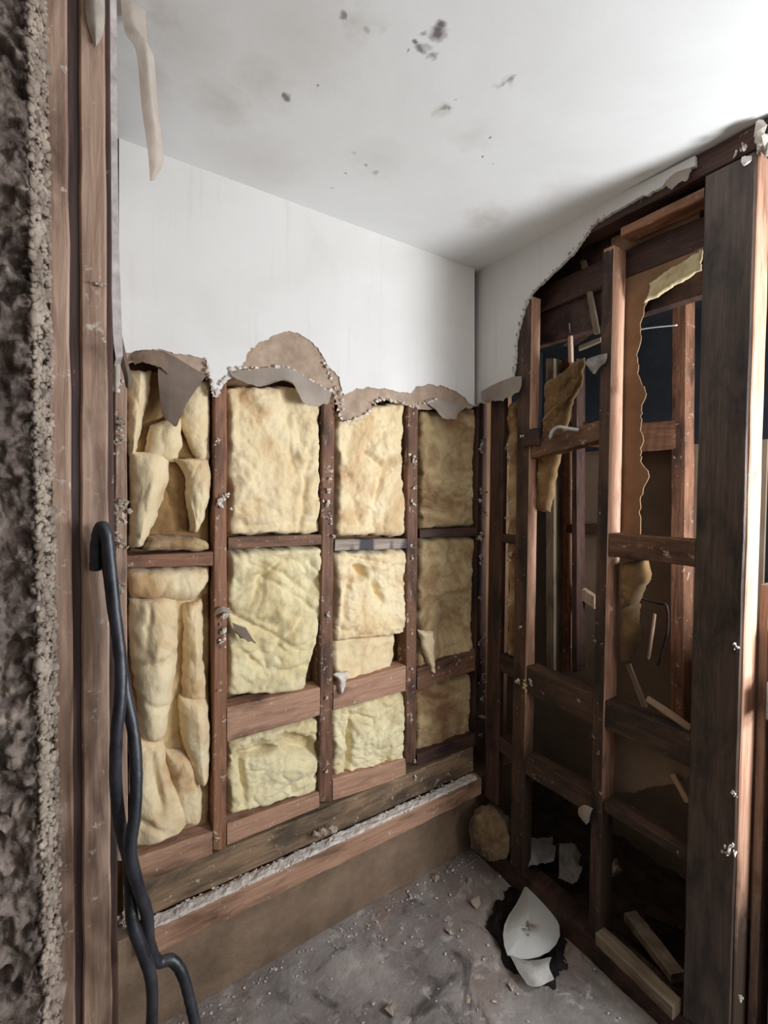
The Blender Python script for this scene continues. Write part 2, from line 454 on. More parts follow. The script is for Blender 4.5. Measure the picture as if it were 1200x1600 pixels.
def chunk(bm, c, size, rs, flat=1.0):
    pts = []
    for k in range(9):
        d = Vector((rs.gauss(0, 1), rs.gauss(0, 1), rs.gauss(0, 1)*flat)).normalized()
        pts.append(bm.verts.new(Vector(c)+Vector((d.x*size[0], d.y*size[1], d.z*size[2]))*rs.uniform(.75, 1.15)))
    r = bmesh.ops.convex_hull(bm, input=pts)
    junk = list({g for g in r['geom_interior']+r['geom_unused'] if isinstance(g, bmesh.types.BMVert)})
    if junk: bmesh.ops.delete(bm, geom=junk, context='VERTS')
def clump(name, c, r, n, mat, parent=None, seed=1, spread=(1, .5, 1), chip=.45):
    """crumbled plaster: a cluster of angular chips"""
    rs = random.Random(seed); bm = bmesh.new()
    for k in range(n):
        o = Vector((rs.gauss(0, .45)*r*spread[0], rs.gauss(0, .45)*r*spread[1], rs.gauss(0, .45)*r*spread[2])) if k else Vector((0, 0, 0))
        s = r*chip*rs.uniform(.5, 1.1)
        chunk(bm, Vector(c)+o, (s, s*.7, s), rs)
    return link(name, bm, mat, parent, smooth=False)

def tube(name, pts, rad, mat, parent=None, sides=10, sub=6, rj=0.0, seed=1):
    P = [smooth_interp(pts, k/(sub*(len(pts)-1))) for k in range(sub*(len(pts)-1)+1)]
    P = [Vector(p) for p in P]; bm = bmesh.new(); rings = []; rs = random.Random(seed)
    up = Vector((.3, .9, .2)).normalized()
    for i, p in enumerate(P):
        t = (P[min(i+1, len(P)-1)]-P[max(i-1, 0)]).normalized()
        a = t.cross(up).normalized(); b = t.cross(a)
        r = (rad[min(int(i/len(P)*len(rad)), len(rad)-1)] if isinstance(rad, (list, tuple)) else rad)*(1+rs.uniform(-rj, rj))
        rings.append([bm.verts.new(p+(a*math.cos(2*math.pi*k/sides)+b*math.sin(2*math.pi*k/sides))*r) for k in range(sides)])
    for i in range(len(rings)-1):
        for k in range(sides):
            bm.faces.new((rings[i][k], rings[i][(k+1) % sides], rings[i+1][(k+1) % sides], rings[i+1][k]))
    bm.faces.new(rings[0]); bm.faces.new(rings[-1])
    return link(name, bm, mat, parent)

def boxbm(lo, hi):
    bm = bmesh.new(); bmesh.ops.create_cube(bm, size=1)
    lo, hi = Vector(lo), Vector(hi)
    for v in bm.verts: v.co = Vector((lo[k]+(v.co[k]+.5)*(hi[k]-lo[k]) for k in range(3)))
    return bm

ORI = Vector((0, 0, 0))
# ================================================================== SETTING
tag(link('ceiling', boxbm((-1.72, -2.9, 2.44), (.08, .14, 2.47)), M['ceiling'], smooth=False, origin=ORI), kind='structure')

# floor: one surface with a broken hollow round the drain
def make_floor():
    bm = bmesh.new(); pc = atZ(828, 1450, 0); nx, ny = 200, 180
    x0, x1, y0, y1 = -1.72, 1.4, -2.9, .10
    G = []
    for j in range(ny+1):
        r = []
        for i in range(nx+1):
            x = x0+(x1-x0)*i/nx; y = y0+(y1-y0)*j/ny
            z = fnz((x, y, 0), 5, 2, 4)*.005+fnz((x, y, 0), 22, 3, 3)*.0025
            dx, dy = x-pc.x, y-pc.y
            d = math.hypot(dx, dy)*(1+.25*fnz((x, y, 0), 12, 8, 3))
            k = max(0, 1-d/.13)
            z -= min(.05, k*.10)
            r.append(bm.verts.new((x, y, z)))
        G.append(r)
    for j in range(ny):
        for i in range(nx): bm.faces.new((G[j][i], G[j][i+1], G[j+1][i+1], G[j+1][i]))
    return link('floor', bm, M['floor'], origin=ORI)
tag(make_floor(), kind='structure')

# ---- back wall: drywall above, concrete stem below
back = prism('wall_back',
    [(186, 556), (199, 551), (218, 548), (237, 545), (262, 549), (284, 553), (322, 562), (327, 590), (335, 616), (352, 600), (370, 585), (385, 560), (392, 543), (408, 533), (430, 523), (452, 517), (466, 521), (482, 530), (497, 543), (508, 562), (516, 575), (531, 590), (538, 618), (548, 612), (557, 606), (578, 606), (610, 609), (643, 614), (650, 604), (668, 600), (687, 601), (700, 605), (713, 611), (724, 620), (735, 631), (741.5, 634)],
    [(741.5, 420), (186, 200)], M['wall'], atA, -.012, NA, .005, amp=.0028)
tag(back, kind='structure')
core = prism('exposed_gypsum_core',
    [(186, 572), (205, 566), (240, 560), (270, 562), (300, 575), (325, 590), (345, 606), (358, 584), (400, 579), (445, 576), (470, 588), (500, 602), (521, 612), (530, 640), (536, 659), (555, 653), (577, 646), (582, 631), (600, 624), (622, 630), (647, 637), (655, 640), (690, 640), (720, 636), (734, 638), (750, 634)],
    [(750, 634), (740.5, 632), (740.5, 424), (186, 203)], M['paper_brown'], atA, -.0065, NA, .0065, parent=back, amp=.002)
fl = [
 ('torn_paper_flap', [[(357, 580, .004), (400, 577, .008), (445, 575, .010), (480, 592, .009), (518, 612, .004)],
      [(360, 588, .014), (398, 600, .026), (440, 596, .028), (482, 615, .026), (512, 628, .014)],
      [(364, 592, .016), (402, 607, .034), (445, 598, .036), (470, 634, .038), (506, 634, .022)]], 'paper_grey'),
 ('torn_paper_flap', [[(663, 626, .003), (683, 624, .006), (705, 628, .006), (730, 633, .003)],
      [(672, 636, .010), (688, 640, .016), (707, 640, .016), (722, 640, .009)],
      [(678, 640, .012), (686, 654, .024), (704, 656, .024), (714, 645, .012)]], 'paper_grey'),
 ('torn_paper_flap', [[(252, 548, .003), (275, 560, .005), (300, 575, .005), (322, 588, .003)],
      [(246, 585, .010), (270, 592, .016), (290, 600, .016), (308, 606, .010)],
      [(252, 650, .012), (262, 660, .020), (276, 665, .018), (284, 640, .010)]], 'paper_dark'),
 ('torn_paper_flap', [[(206, 556, .003), (225, 548, .006), (250, 550, .006), (268, 556, .003)],
      [(208, 566, .012), (226, 560, .020), (246, 566, .020), (262, 572, .012)],
      [(210, 572, .014), (226, 570, .026), (248, 578, .026), (266, 588, .014)]], 'paper_brown'),
]
for i, (n_, rows, mt) in enumerate(fl):
    sheet(n_, rows, M[mt], atA, -.012, NA, thick=.0016, parent=back, seed=i+3)
def crumbs(name, pts, at, plane, nrm, parent, mat, step=.012, size=.0065, seed=5):
    rs = random.Random(seed); bm = bmesh.new()
    P = [at(*p, plane) for p in pts]
    for a, b in zip(P[:-1], P[1:]):
        n = max(1, int((b-a).length/step))
        for k in range(n):
            c = a.lerp(b, (k+rs.random())/n)+nrm*rs.uniform(-.002, .006)+Vector((0, 0, rs.gauss(0, .003)))
            s = size*rs.uniform(.5, 1.5); chunk(bm, c, (s*rs.uniform(.7, 1.5), s*.7, s), rs)
    o = link(name, bm, mat, parent, smooth=False); o['kind'] = 'stuff'; return o
crumbs('plaster_crumbs', [(358, 578), (400, 575), (445, 573), (455, 576), (480, 592), (505, 606), (520, 611), (528, 640), (536, 661), (555, 655), (577, 646), (582, 631), (598, 623), (620, 627), (647, 637), (660, 630), (684, 624)], atA, -.016, NA, back, M['plaster'])
crumbs('plaster_crumbs', [(322, 562), (326, 580), (331, 600), (336, 618), (345, 600), (356, 588)], atA, -.014, NA, back, M['plaster'], .008, .007, 8)
crumbs('plaster_crumbs', [(503, 555), (512, 580), (522, 600), (532, 615), (537, 640)], atA, -.014, NA, back, M['plaster'], .010, .006, 9)
board('concrete_stem', (-1.45, .0, 0), (-1.45, .0, .30), (.30, .0, 0), (.30, .0, .30), (0, .16, 0), M['fascia'], back, n=30, jit=.003, ch=.004)
# sarking behind the studs
link('sarking_sheet', boxbm((-1.45, .085, .30), (.30, .095, 2.44)), M['backing'], back, smooth=False)

# ---- right wall: torn drywall, far lining and frame
right = prism('wall_right',
    [(741.5, 634), (752, 628), (765, 622), (785, 612), (800, 598), (803, 570), (806, 545), (808, 525), (814, 498), (824, 468), (836, 452), (850, 438), (866, 424), (880, 410), (896, 394), (908, 376), (920, 358), (932, 346), (950, 336), (975, 322), (1000, 308), (1020, 298), (1040, 284), (1060, 276), (1078, 262), (1086, 255)],
    [(1086, 243), (741.5, 418)], M['wall'], atB, -.012, NB, .012, amp=.003)
tag(right, kind='structure')
link('sole_plate', boxbm((-.004, -.98, -.004), (.075, .075, .082)), M['dark'], right, smooth=False)
for nm, rows, mt in (
  ('torn_paper_flap', [[(752, 612, .003), (775, 600, .006), (800, 590, .006), (816, 588, .003)], [(756, 625, .012), (776, 616, .02), (800, 606, .02), (818, 602, .012)], [(762, 630, .012), (778, 628, .026), (800, 624, .026), (816, 612, .016)]], 'paper_grey'),
  ('torn_paper_flap', [[(1040, 284, .003), (1055, 272, .006), (1070, 266, .006), (1080, 262, .003)], [(1044, 292, .01), (1056, 286, .016), (1070, 278, .016), (1080, 274, .01)], [(1048, 296, .012), (1058, 298, .022), (1068, 290, .022), (1078, 284, .012)]], 'paper_grey')):
    sheet(nm, rows, M[mt], atB, -.012, NB, thick=.0018, parent=right, seed=int(rows[0][0][0]))
crumbs('plaster_crumbs', [(800, 598), (803, 570), (806, 545), (808, 525), (814, 498), (824, 468), (836, 452), (850, 438), (880, 410), (908, 376), (932, 346), (960, 330)], atB, -.010, NB, right, M['plaster_dirty'], .016, .005, 12)

# far side of the right wall: next room's wall with its own lining
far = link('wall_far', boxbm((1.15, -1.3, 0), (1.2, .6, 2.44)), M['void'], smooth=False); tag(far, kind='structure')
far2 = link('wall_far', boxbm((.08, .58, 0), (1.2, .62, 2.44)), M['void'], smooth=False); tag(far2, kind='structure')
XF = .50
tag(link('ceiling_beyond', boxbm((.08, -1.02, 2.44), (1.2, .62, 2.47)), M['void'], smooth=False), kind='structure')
tag(link('low_blocker', boxbm((.08, -1.02, 0), (1.2, -.99, 1.20)), M['lining'], smooth=False), kind='structure')  # unseen low wall, added to keep light off the lower studs
tag(link('header_blocker_1', boxbm((.10, -.83, 2.10), (.14, .1, 2.44)), M['dark'], smooth=False), kind='structure')  # dark header added behind the studs to block light to the ceiling corner
fl_ = link('wall_beyond', boxbm((XF+.075, -.80, 0), (XF+.087, .58, 1.72)), M['lining'], smooth=False); tag(fl_, kind='structure')
boardB('stud', (1050, 425), (1073, 425), (1046, 1150), (1068, 1150), M['stud_warm'], XF, .07, fl_, False)
boardB('stud', (874, 560), (889, 560), (876, 1050), (889, 1050), M['stud_warm'], XF, .07, fl_, False)
boardB('stud', (893, 560), (902, 560), (893, 1050), (902, 1050), M['dark'], XF-.06, .06, fl_, False)
boardB('stud', (852, 560), (866, 560), (853, 1050), (866, 1050), M['grey'], XF-.06, .06, fl_, False)
boardB('noggin', (985, 662), (1056, 656), (985, 706), (1056, 702), M['stud_warm'], XF, .07, fl_)
boardB('noggin', (845, 660), (965, 660), (845, 694), (965, 700), M['stud'], XF-.02, .07, fl_)
boardB('noggin', (872, 820), (955, 818), (872, 832), (955, 836), M['dark'], XF, .07, fl_)
boardB('top_plate', (880, 505), (1120, 330), (880, 540), (1120, 372), M['dark'], XF, .07, fl_)
boardB('diagonal_lath', (906, 408), (915, 406), (927, 522), (936, 520), M['grey'], .075, .012, fl_, False, n=5)
boardB('lath', (886, 505), (892, 505), (887, 566), (894, 566), M['pale'], .10, .012, fl_, False, n=3)
boardB('lath', (904, 540), (938, 526), (904, 548), (938, 534), M['grey'], .085, .012, fl_, n=3)

# ---- left wall: sawn end of the wall the camera looks past
lw = prism('wall_left', [(168, -60), (168, 180), (168, 330), (173, 420), (175, 500), (178, 540), (181, 560)],
           [(192, 556), (190, 500), (188, 440), (186, 380), (184, 250), (183, 100), (182, -60)], M['plaster_edge'], atA, -.62, NA, .60, amp=.0012, seg=.03, seed=4)
tag(lw, kind='structure')
def clumpA(px, py, r, parent, seed, y=-.02, n=7, mat='plaster', name='plaster_clump', spread=(1, .5, 1.2), chip=.5):
    return clump(name, atA(px, py, y), r, n, M[mat], parent, seed, spread, chip)

sheet('torn_paper_flap', [[(176, 505, .0), (182, 508, .008), (188, 512, .0)], [(180, 545, .006), (190, 548, .018), (198, 560, .006)], [(192, 585, .006), (199, 588, .016), (206, 592, .006)], [(196, 606, .004), (200, 608, .008), (205, 604, .004)]], M['paper_dark'], atA, -.50, NA, .002, 12, 24, lw, 4)
sheet('torn_paper_flap', [[(174, 545, .0), (181, 545, .006), (188, 548, .0)], [(174, 580, .004), (181, 578, .012), (188, 582, .004)], [(178, 612, .004), (182, 615, .006), (187, 606, .004)]], M['plaster'], atA, -.56, NA, .002, 12, 16, lw, 7)
# ================================================================== THINGS: left jamb
def jb(name, l0, r0, l1, r1, y, d, mat, label, cat, **k):
    o = boardA(name, (l0, -90), (r0, -90), (l1, 1700), (r1, 1700), M[mat], y, d, None, False, n=24, **k)
    return tag(o, label, cat)
jb('jamb_board', 66, 104, 88, 118, -.66, .10, 'jamb', 'narrow weathered timber board beside the rough mortar strip at the left edge', 'board', jit=.0012)
jb('jamb_stud', 122, 163, 130, 176, -.65, .035, 'jamb', 'tall timber jamb stud behind the hanging black cable', 'stud', jit=.0012)
jb('packing_strip', 100, 128, 112, 136, -.645, .04, 'jamb_dark', 'dark packing strip sunk in the gap between the two left jamb timbers', 'strip', jit=.0008)
o = jb('jamb_lining', 160, 171, 170, 186, -.625, .05, 'dark', 'dark narrow timber between the jamb stud and the torn plasterboard edge', 'strip', jit=.0008)
for i, (px, py, r) in enumerate([(182, 790, .012), (186, 815, .010), (178, 450, .008), (184, 690, .011), (187, 680, .008), (184, 838, .009)]):
    clumpA(px, py, r, o, 40+i, -.60, 7, 'plaster_dirty')
js = bpy.data.objects['jamb_stud']
sheet('hanging_plaster_chip', [[(134, -30, .002), (148, -34, .006), (163, -30, .002)], [(134, 25, .004), (148, 22, .012), (164, 30, .004)], [(143, 60, .004), (150, 58, .012), (161, 55, .004)], [(148, 76, .004), (150, 78, .006), (152, 74, .004)]], M['plaster'], atA, -.652, NA, .002, 14, 20, js, 3)
clumpA(158, 445, .008, js, 61, -.655, 6, 'plaster_dirty')

def mortar_strip():
    bm = bmesh.new(); nu, nv = 56, 420; G = []
    for j in range(nv+1):
        v = j/nv; y = -60+1760*v; rowp = []
        edge = 52+(80-52)*v
        for i in range(nu+1):
            u = i/nu
            px = -70+(edge+70)*u
            p = atA(px, y, -.72)
            q = (p.x, p.z, 0)
            r = max(0, 1-max(0, u-.86)/.14); rd = math.sqrt(max(0, 1-(1-r)**2))
            n1 = fnz(q, 34, 5, 4); vr = noise.voronoi(Vector((q[0]*60, q[1]*60, 3)))[0]
            v2 = noise.voronoi(Vector((q[0]*130+n1*2, q[1]*130, 8)))[0]
            h = .010*n1+.020*max(0, .62-vr[0])*(1 if fnz(q, 14, 12, 2) > -.15 else .25)+.006*max(0, .6-v2[0])-.040*max(0, fnz(q, 24, 17, 3)-.12)
            ex = fnz((p.z, 1, 0), 40, 6, 4)*.0045*max(0, (u-.8)/.2)
            rowp.append(bm.verts.new(p+Vector((ex, .03-(.03+h)*max(rd, .02), 0))))
        G.append(rowp)
    for j in range(nv):
        for i in range(nu): bm.faces.new((G[j][i], G[j][i+1], G[j+1][i+1], G[j+1][i]))
    border = G[0]+[G[j][nu] for j in range(1, nv+1)]+G[nv][-2::-1]+[G[j][0] for j in range(nv-1, 0, -1)]
    back_ = bmesh.ops.extrude_edge_only(bm, edges=[bm.edges.get((border[k], border[(k+1) % len(border)])) for k in range(len(border))])
    for e in back_['geom']:
        if isinstance(e, bmesh.types.BMVert): e.co.y += .03
    bmesh.ops.holes_fill(bm, edges=[e for e in bm.edges if e.is_boundary], sides=0)
    o = tag(link('mortar_slab', bm, M['render']), 'dark lumpy mortar bed with a lit broken edge at the far left', 'mortar')
    rs = random.Random(31); bm = bmesh.new()
    for k in range(2600):
        y = rs.uniform(-60, 1660); v = (y+60)/1760; t = rs.random()
        px = 42+28*v+28*t; yy = -.735+.075*t+rs.uniform(-.006, .006)
        s_ = rs.uniform(.0012, .0040)*(1.6 if rs.random() < .08 else 1)
        mt_ = Matrix.Translation(atA(px, y, yy)) @ Matrix.Diagonal((s_*1.15, s_*1.1, s_*rs.uniform(.9, 1.9), 1))
        for v_ in bmesh.ops.create_icosphere(bm, subdivisions=1, radius=1, matrix=mt_)['verts']:
            v_.co += Vector((rs.uniform(-1, 1), rs.uniform(-1, 1), rs.uniform(-1, 1)))*s_*.42
    e = link('broken_edge', bm, M['mortar_lit'], o, smooth=True); e['kind'] = 'stuff'; e['label'] = 'crumbled edge of the mortar, painted paler as lit'
    return o
mortar_strip()

# ================================================================== THINGS: back wall frame
def studA(l, r, ytop, ybot, label, mat='stud', lb=None, rb=None, name='stud', depth=.07, **k):
    lb = l-3 if lb is None else lb; rb = r-3 if rb is None else rb
    return tag(boardA(name, (l, ytop), (r, ytop), (lb, ybot), (rb, ybot), M[mat], 0, depth, None, False, n=14, **k), label, 'stud', 'back wall studs')
st0 = studA(179, 198, 540, 1345, 'leftmost back wall stud, pale and crumb covered, beside the jamb', 'jamb', 181, 200)
st1 = studA(335, 355, 600, 1328, 'back wall stud between the crumpled batts and the first square batts', 'stud_warm', 333, 354)
st2 = studA(505, 523, 610, 1252, 'back wall stud below the arched tear in the plasterboard', 'stud', 499, 519)
st3 = studA(638, 654, 620, 1192, 'back wall stud just left of the stained brownish batts', 'stud', 634, 650)
st4 = studA(746, 762, 630, 1165, 'dark corner stud at the right end of the back wall, hung with plaster shreds', 'dark', 742, 758)
def nogA(tl, tr, bl, br, label, mat='noggin', **k):
    return tag(boardA('noggin', tl, tr, bl, br, M[mat], k.pop('y0', .003), k.pop('depth', .066), **k), label, 'noggin', 'back wall noggins')
n1 = nogA((198, 868), (333, 862), (198, 888), (333, 884), 'thin upper noggin in the leftmost bay with crumbs on top', 'stud_warm')
n2 = nogA((357, 841), (504, 835), (357, 859), (503, 851), 'thin upper noggin between the two batts of the second bay', 'stud')
n3 = nogA((524, 843), (637, 842), (523, 861), (636, 857), 'grey thin noggin with dark blotches in the third bay', 'marked')
n4 = nogA((656, 828), (745, 824), (656, 841), (745, 838), 'dark thin upper noggin in the bay beside the corner', 'dark')
n5 = nogA((355, 1106), (500, 1074), (355, 1160), (500, 1118), 'wide pinkish middle noggin in the second bay', 'noggin')
n6 = nogA((521, 1072), (634, 1040), (521, 1110), (634, 1080), 'wide pinkish middle noggin in the third bay with a torn batt on it', 'noggin')
n7 = nogA((652, 1046), (743, 1014), (652, 1078), (743, 1048), 'wide dark red middle noggin in the bay beside the corner', 'stud')
n8 = nogA((202, 1344), (332, 1300), (202, 1392), (332, 1336), 'wide pinkish bottom noggin in the leftmost bay', 'noggin')
n9 = nogA((355, 1288), (499, 1238), (355, 1322), (499, 1262), 'greyish bottom noggin in the second bay', 'noggin')
n10 = nogA((520, 1218), (634, 1186), (520, 1252), (634, 1214), 'pinkish bottom noggin in the third bay', 'noggin')
n11 = nogA((652, 1180), (743, 1146), (652, 1196), (743, 1166), 'dark bottom noggin in the bay beside the corner', 'dark')

# bottom plate and dusty ledge board
tag(board('bottom_plate', (-1.30, -.002, .335), (-1.30, -.002, .436), (.0, -.002, .335), (.0, -.002, .440), (0, .072, 0), M['plate'], n=24, jit=.002), 'long greyish bottom plate under all the back wall studs', 'plate')
ledge = board('ledge_board', (-1.245, -.052, .262), (-1.245, -.052, .334), (.0, -.052, .262), (.0, -.052, .334), (0, .049, 0), M['noggin'], n=24, jit=.002)
tag(ledge, 'long pinkish ledge board with white dust on top above the floor', 'board')
def dust_on_ledge():
    rs = random.Random(3); bm = bmesh.new()
    nx = 420; G = []
    for i in range(nx+1):
        x = -1.24+1.22*i/nx; row = []
        a0 = -.051+.006*abs(fnz((x, 1, 0), 16, 3, 3)); a1 = -.006-.020*max(0, fnz((x, 5, 0), 5, 6, 3))
        for j in range(8):
            y = a0+(a1-a0)*j/7
            h = 0 if j in (0, 7) else .0025+.006*max(0, .25+fnz((x, y*1.5, 0), 34, 5, 4))
            row.append(bm.verts.new((x, y, .3345+h)))
        G.append(row)
    for i in range(nx):
        for j in range(7): bm.faces.new((G[i][j], G[i+1][j], G[i+1][j+1], G[i][j+1]))
    for k in range(600):
        x = rs.uniform(-1.24, -.02)
        dens = .5+.5*fnz((x, 0, 0), 3, 4, 2)
        if rs.random() > dens+.35: continue
        s = rs.uniform(.002, .006)*(1.6 if rs.random() < .06 else 1)
        chunk(bm, (x, rs.uniform(-.052, -.004), .335+s*.3), (s*1.3, s, s*.6), rs)
    o = link('plaster_dust', bm, M['dust_line'], ledge, smooth=False); o['kind'] = 'stuff'
dust_on_ledge()
rs0 = random.Random(12)
def heap(name, px, py, y, r, n, mat, label, cat, seed, group=None, spread=(1.2, .8, .6), chip=.45):
    return tag(clump(name, atA(px, py, y), r, n, M[mat], None, seed, spread, chip), label, cat, group)
heap('plaster_heap', 510, 1298, -.032, .040, 16, 'plaster_dirty', 'little heap of white plaster bits on the ledge below the middle stud', 'rubble', 21, None, (1.3, .35, .35), .35)
heap('plaster_heap', 196, 1440, -.03, .024, 12, 'plaster_dirty', 'white plaster rubble at the left end of the ledge by the cable', 'rubble', 22, None, (.8, .4, .9), .5)

# plaster clumps left on the studs
for px, py, r, s, mt in [(190, 660, .016, 1, 'plaster_dirty'), (192, 785, .02, 2, 'plaster_dirty'), (188, 920, .017, 3, 'plaster_dirty'), (190, 850, .014, 4, 'plaster_dirty'), (186, 600, .014, 5, 'plaster')]:
    clumpA(px, py, r, st0, s, -.012, 9, mt)
for px, py, r, s in [(345, 788, .020, 11), (352, 960, .016, 12), (349, 985, .016, 13), (346, 1003, .012, 14), (340, 690, .008, 15), (352, 775, .010, 16), (344, 1078, .006, 17), (340, 1310, .006, 18)]:
    clumpA(px, py, r, st1, s, -.012, 9)
sheet('torn_paper_flap', [[(362, 972, .004), (372, 976, .01), (383, 980, .004)], [(364, 982, .02), (378, 990, .03), (392, 996, .022)], [(364, 986, .02), (380, 996, .034), (396, 1000, .024)]], M['paper_dark'], atA, -.004, NA, .0016, 12, 8, st1, 4)
sheet('torn_paper_flap', [[(336, 952, .004), (346, 946, .01), (356, 950, .004)], [(335, 958, .015), (346, 954, .024), (362, 954, .015)]], M['paper_grey'], atA, -.004, NA, .0016, 12, 6, st1, 5)
for px, py, r, s in [(514, 768, .012, 21), (512, 785, .014, 22), (516, 748, .007, 23), (517, 812, .009, 24), (512, 960, .008, 25), (512, 1090, .006, 26), (511, 1205, .007, 27), (521, 838, .009, 28)]:
    clumpA(px, py, r, st2, s, -.012, 8)
for px, py, r, s in [(646, 718, .017, 31), (648, 762, .009, 32), (646, 788, .014, 33), (645, 872, .008, 34), (644, 1045, .006, 35), (648, 1190, .007, 36), (649, 1215, .008, 37)]:
    clumpA(px, py, r, st3, s, -.012, 8)
for px, py, r, s in [(752, 700, .02, 41), (756, 688, .013, 42), (754, 770, .02, 43), (756, 800, .018, 44), (752, 838, .022, 45), (752, 870, .02, 46), (751, 935, .016, 47), (754, 1000, .024, 48), (757, 1035, .015, 49), (754, 1060, .018, 50), (754, 1090, .016, 51), (753, 1120, .015, 52), (750, 1148, .014, 53)]:
    clumpA(px, py, r, st4, s, -.02, 10, 'plaster_dirty')

# ================================================================== THINGS: insulation batts
BAYS = [(atA(a, 950).x+.002, atA(b, 950).x-.002) for a, b in ((199, 333), (354.5, 503), (522, 636), (653, 744))]
def BA(label, left, right, mat, seed, thick=.05, group=None, **k):
    pl = k.pop('plane', .066)
    k.setdefault('rad', .016)
    mx = atA((left[0][0]+right[0][0])/2, 900).x
    k['lim'] = next((a, b) for a, b in BAYS if a < mx < b)
    o = batt('insulation_batt', left, right, M[mat], atA, pl, NA, thick, seed, **k)
    return tag(o, label, 'insulation', 'back wall insulation batts')
BA('square cream insulation batt under the grey torn paper flap, second bay top', [(356, 600), (357, 720), (362, 838)], [(505, 604), (501, 720), (503, 836)], 'ins', 3, .052, amp=.020, feat=[(474, 765, 5, 55, 8, -.016), (485, 740, 14, 60, 4, .008), (400, 640, 26, 22, 0, .010), (420, 820, 60, 5, -4, -.010), (385, 700, 22, 40, 0, .006), (450, 690, 4, 60, -6, -.006)])
BA('large green tinged batt in the middle of the second bay, deeply creased', [(356, 862), (357, 980), (356, 1092)], [(509, 852), (506, 960), (478, 1084)], 'ins_green', 5, .056, amp=.020, ridge=.010, fs=7, feat=[(425, 882, 26, 4, -42, -.022), (445, 905, 40, 5, 32, -.018), (400, 915, 5, 26, 20, -.016), (405, 985, 55, 4, 28, -.018), (455, 985, 46, 5, -42, -.014), (388, 1030, 34, 4, 42, -.014), (470, 940, 30, 5, 35, -.014), (440, 1030, 36, 40, 0, .012), (490, 880, 16, 24, 0, .010), (380, 890, 14, 30, 0, .012)])
BA('batt with a dark hollow at the bottom of the second bay', [(356, 1160), (356, 1210), (357, 1276)], [(502, 1120), (502, 1180), (500, 1244)], 'ins_green', 7, .056, amp=.016, ridge=.008, fs=8, feat=[(466, 1166, 30, 13, 14, -.075), (398, 1178, 30, 7, -12, -.05), (377, 1215, 4, 34, -6, -.026), (430, 1205, 36, 26, 0, .012), (470, 1222, 34, 6, -24, -.014)])
BA('cream batt below the crumbly white plaster edge, third bay top', [(524, 640), (527, 740), (527, 840)], [(634, 624), (632, 730), (636, 838)], 'ins', 9, .052, amp=.016, ridge=.006, feat=[(598, 700, 26, 28, 0, .018), (584, 722, 24, 4, 38, -.020), (590, 765, 4, 36, 16, -.016), (550, 745, 22, 16, 0, .014), (556, 800, 5, 34, -12, -.014), (545, 690, 5, 30, 14, -.010), (612, 800, 16, 26, 0, .010)])
BA('bulging batt with a small pit, middle of the third bay', [(526, 864), (528, 940), (523, 1004)], [(639, 858), (640, 940), (634, 992)], 'ins', 11, .062, amp=.014, ridge=.006, feat=[(561, 895, 9, 12, -20, -.06), (588, 926, 6, 18, -18, -.04), (570, 876, 44, 4, 10, -.014), (541, 925, 4, 42, 6, -.020), (600, 880, 26, 12, 0, .012), (590, 970, 40, 18, -6, .012), (545, 985, 10, 5, 0, -.014)])
BA('thin layer of batt showing under the bulging batt of the third bay', [(522, 1000), (522, 1030), (524, 1072)], [(620, 990), (618, 1020), (614, 1050)], 'ins', 13, .036, amp=.014, nu=30, nv=24)
BA('square batt at the bottom of the third bay', [(521, 1112), (520, 1160), (520, 1216)], [(635, 1076), (635, 1140), (634, 1190)], 'ins_green', 15, .050, amp=.016, ridge=.006, feat=[(543, 1165, 4, 44, 2, -.055), (575, 1150, 26, 26, 0, .012), (605, 1185, 4, 24, 10, -.016), (560, 1120, 20, 4, 10, -.012)])
BA('stained brownish batt at the top of the bay beside the corner', [(657, 640), (658, 740), (657, 828)], [(748, 636), (746, 740), (744, 822)], 'ins_old', 17, .044, amp=.014, feat=[(716, 778, 12, 6, -10, -.022), (690, 765, 5, 26, 0, -.012), (675, 700, 4, 60, 0, -.008)])
BA('stained batt with a hanging pale wisp, middle of the corner bay', [(656, 842), (655, 950), (654, 1056)], [(745, 838), (742, 930), (742, 1030)], 'ins_old', 19, .048, amp=.014, ridge=.006, feat=[(712, 965, 26, 40, 0, -.020), (690, 1000, 8, 30, 0, -.012), (690, 925, 40, 5, -12, .012), (680, 870, 12, 5, 0, -.014)])
BA('small flat batt at the bottom of the corner bay', [(653, 1080), (652, 1130), (650, 1178)], [(742, 1052), (741, 1100), (740, 1146)], 'ins_old', 21, .040, amp=.010)
o = batt('insulation_wisp', [(658, 985), (664, 1010), (672, 1035), (676, 1054)], [(682, 990), (682, 1015), (684, 1035), (680, 1056)], M['ins'], atA, .01, NA, .022, 5, amp=.006, nu=14, nv=26, rad=.015)
tag(o, 'pale pointed wisp of insulation hanging in the bay beside the corner', 'insulation')
o = batt('insulation_tuft', [(524, 1058), (530, 1068), (532, 1086)], [(548, 1052), (542, 1066), (536, 1088)], M['plaster'], atA, -.004, NA, .012, 6, amp=.008, nu=12, nv=14, rad=.012)
tag(o, 'ragged pale tuft on the noggin of the third bay', 'insulation')
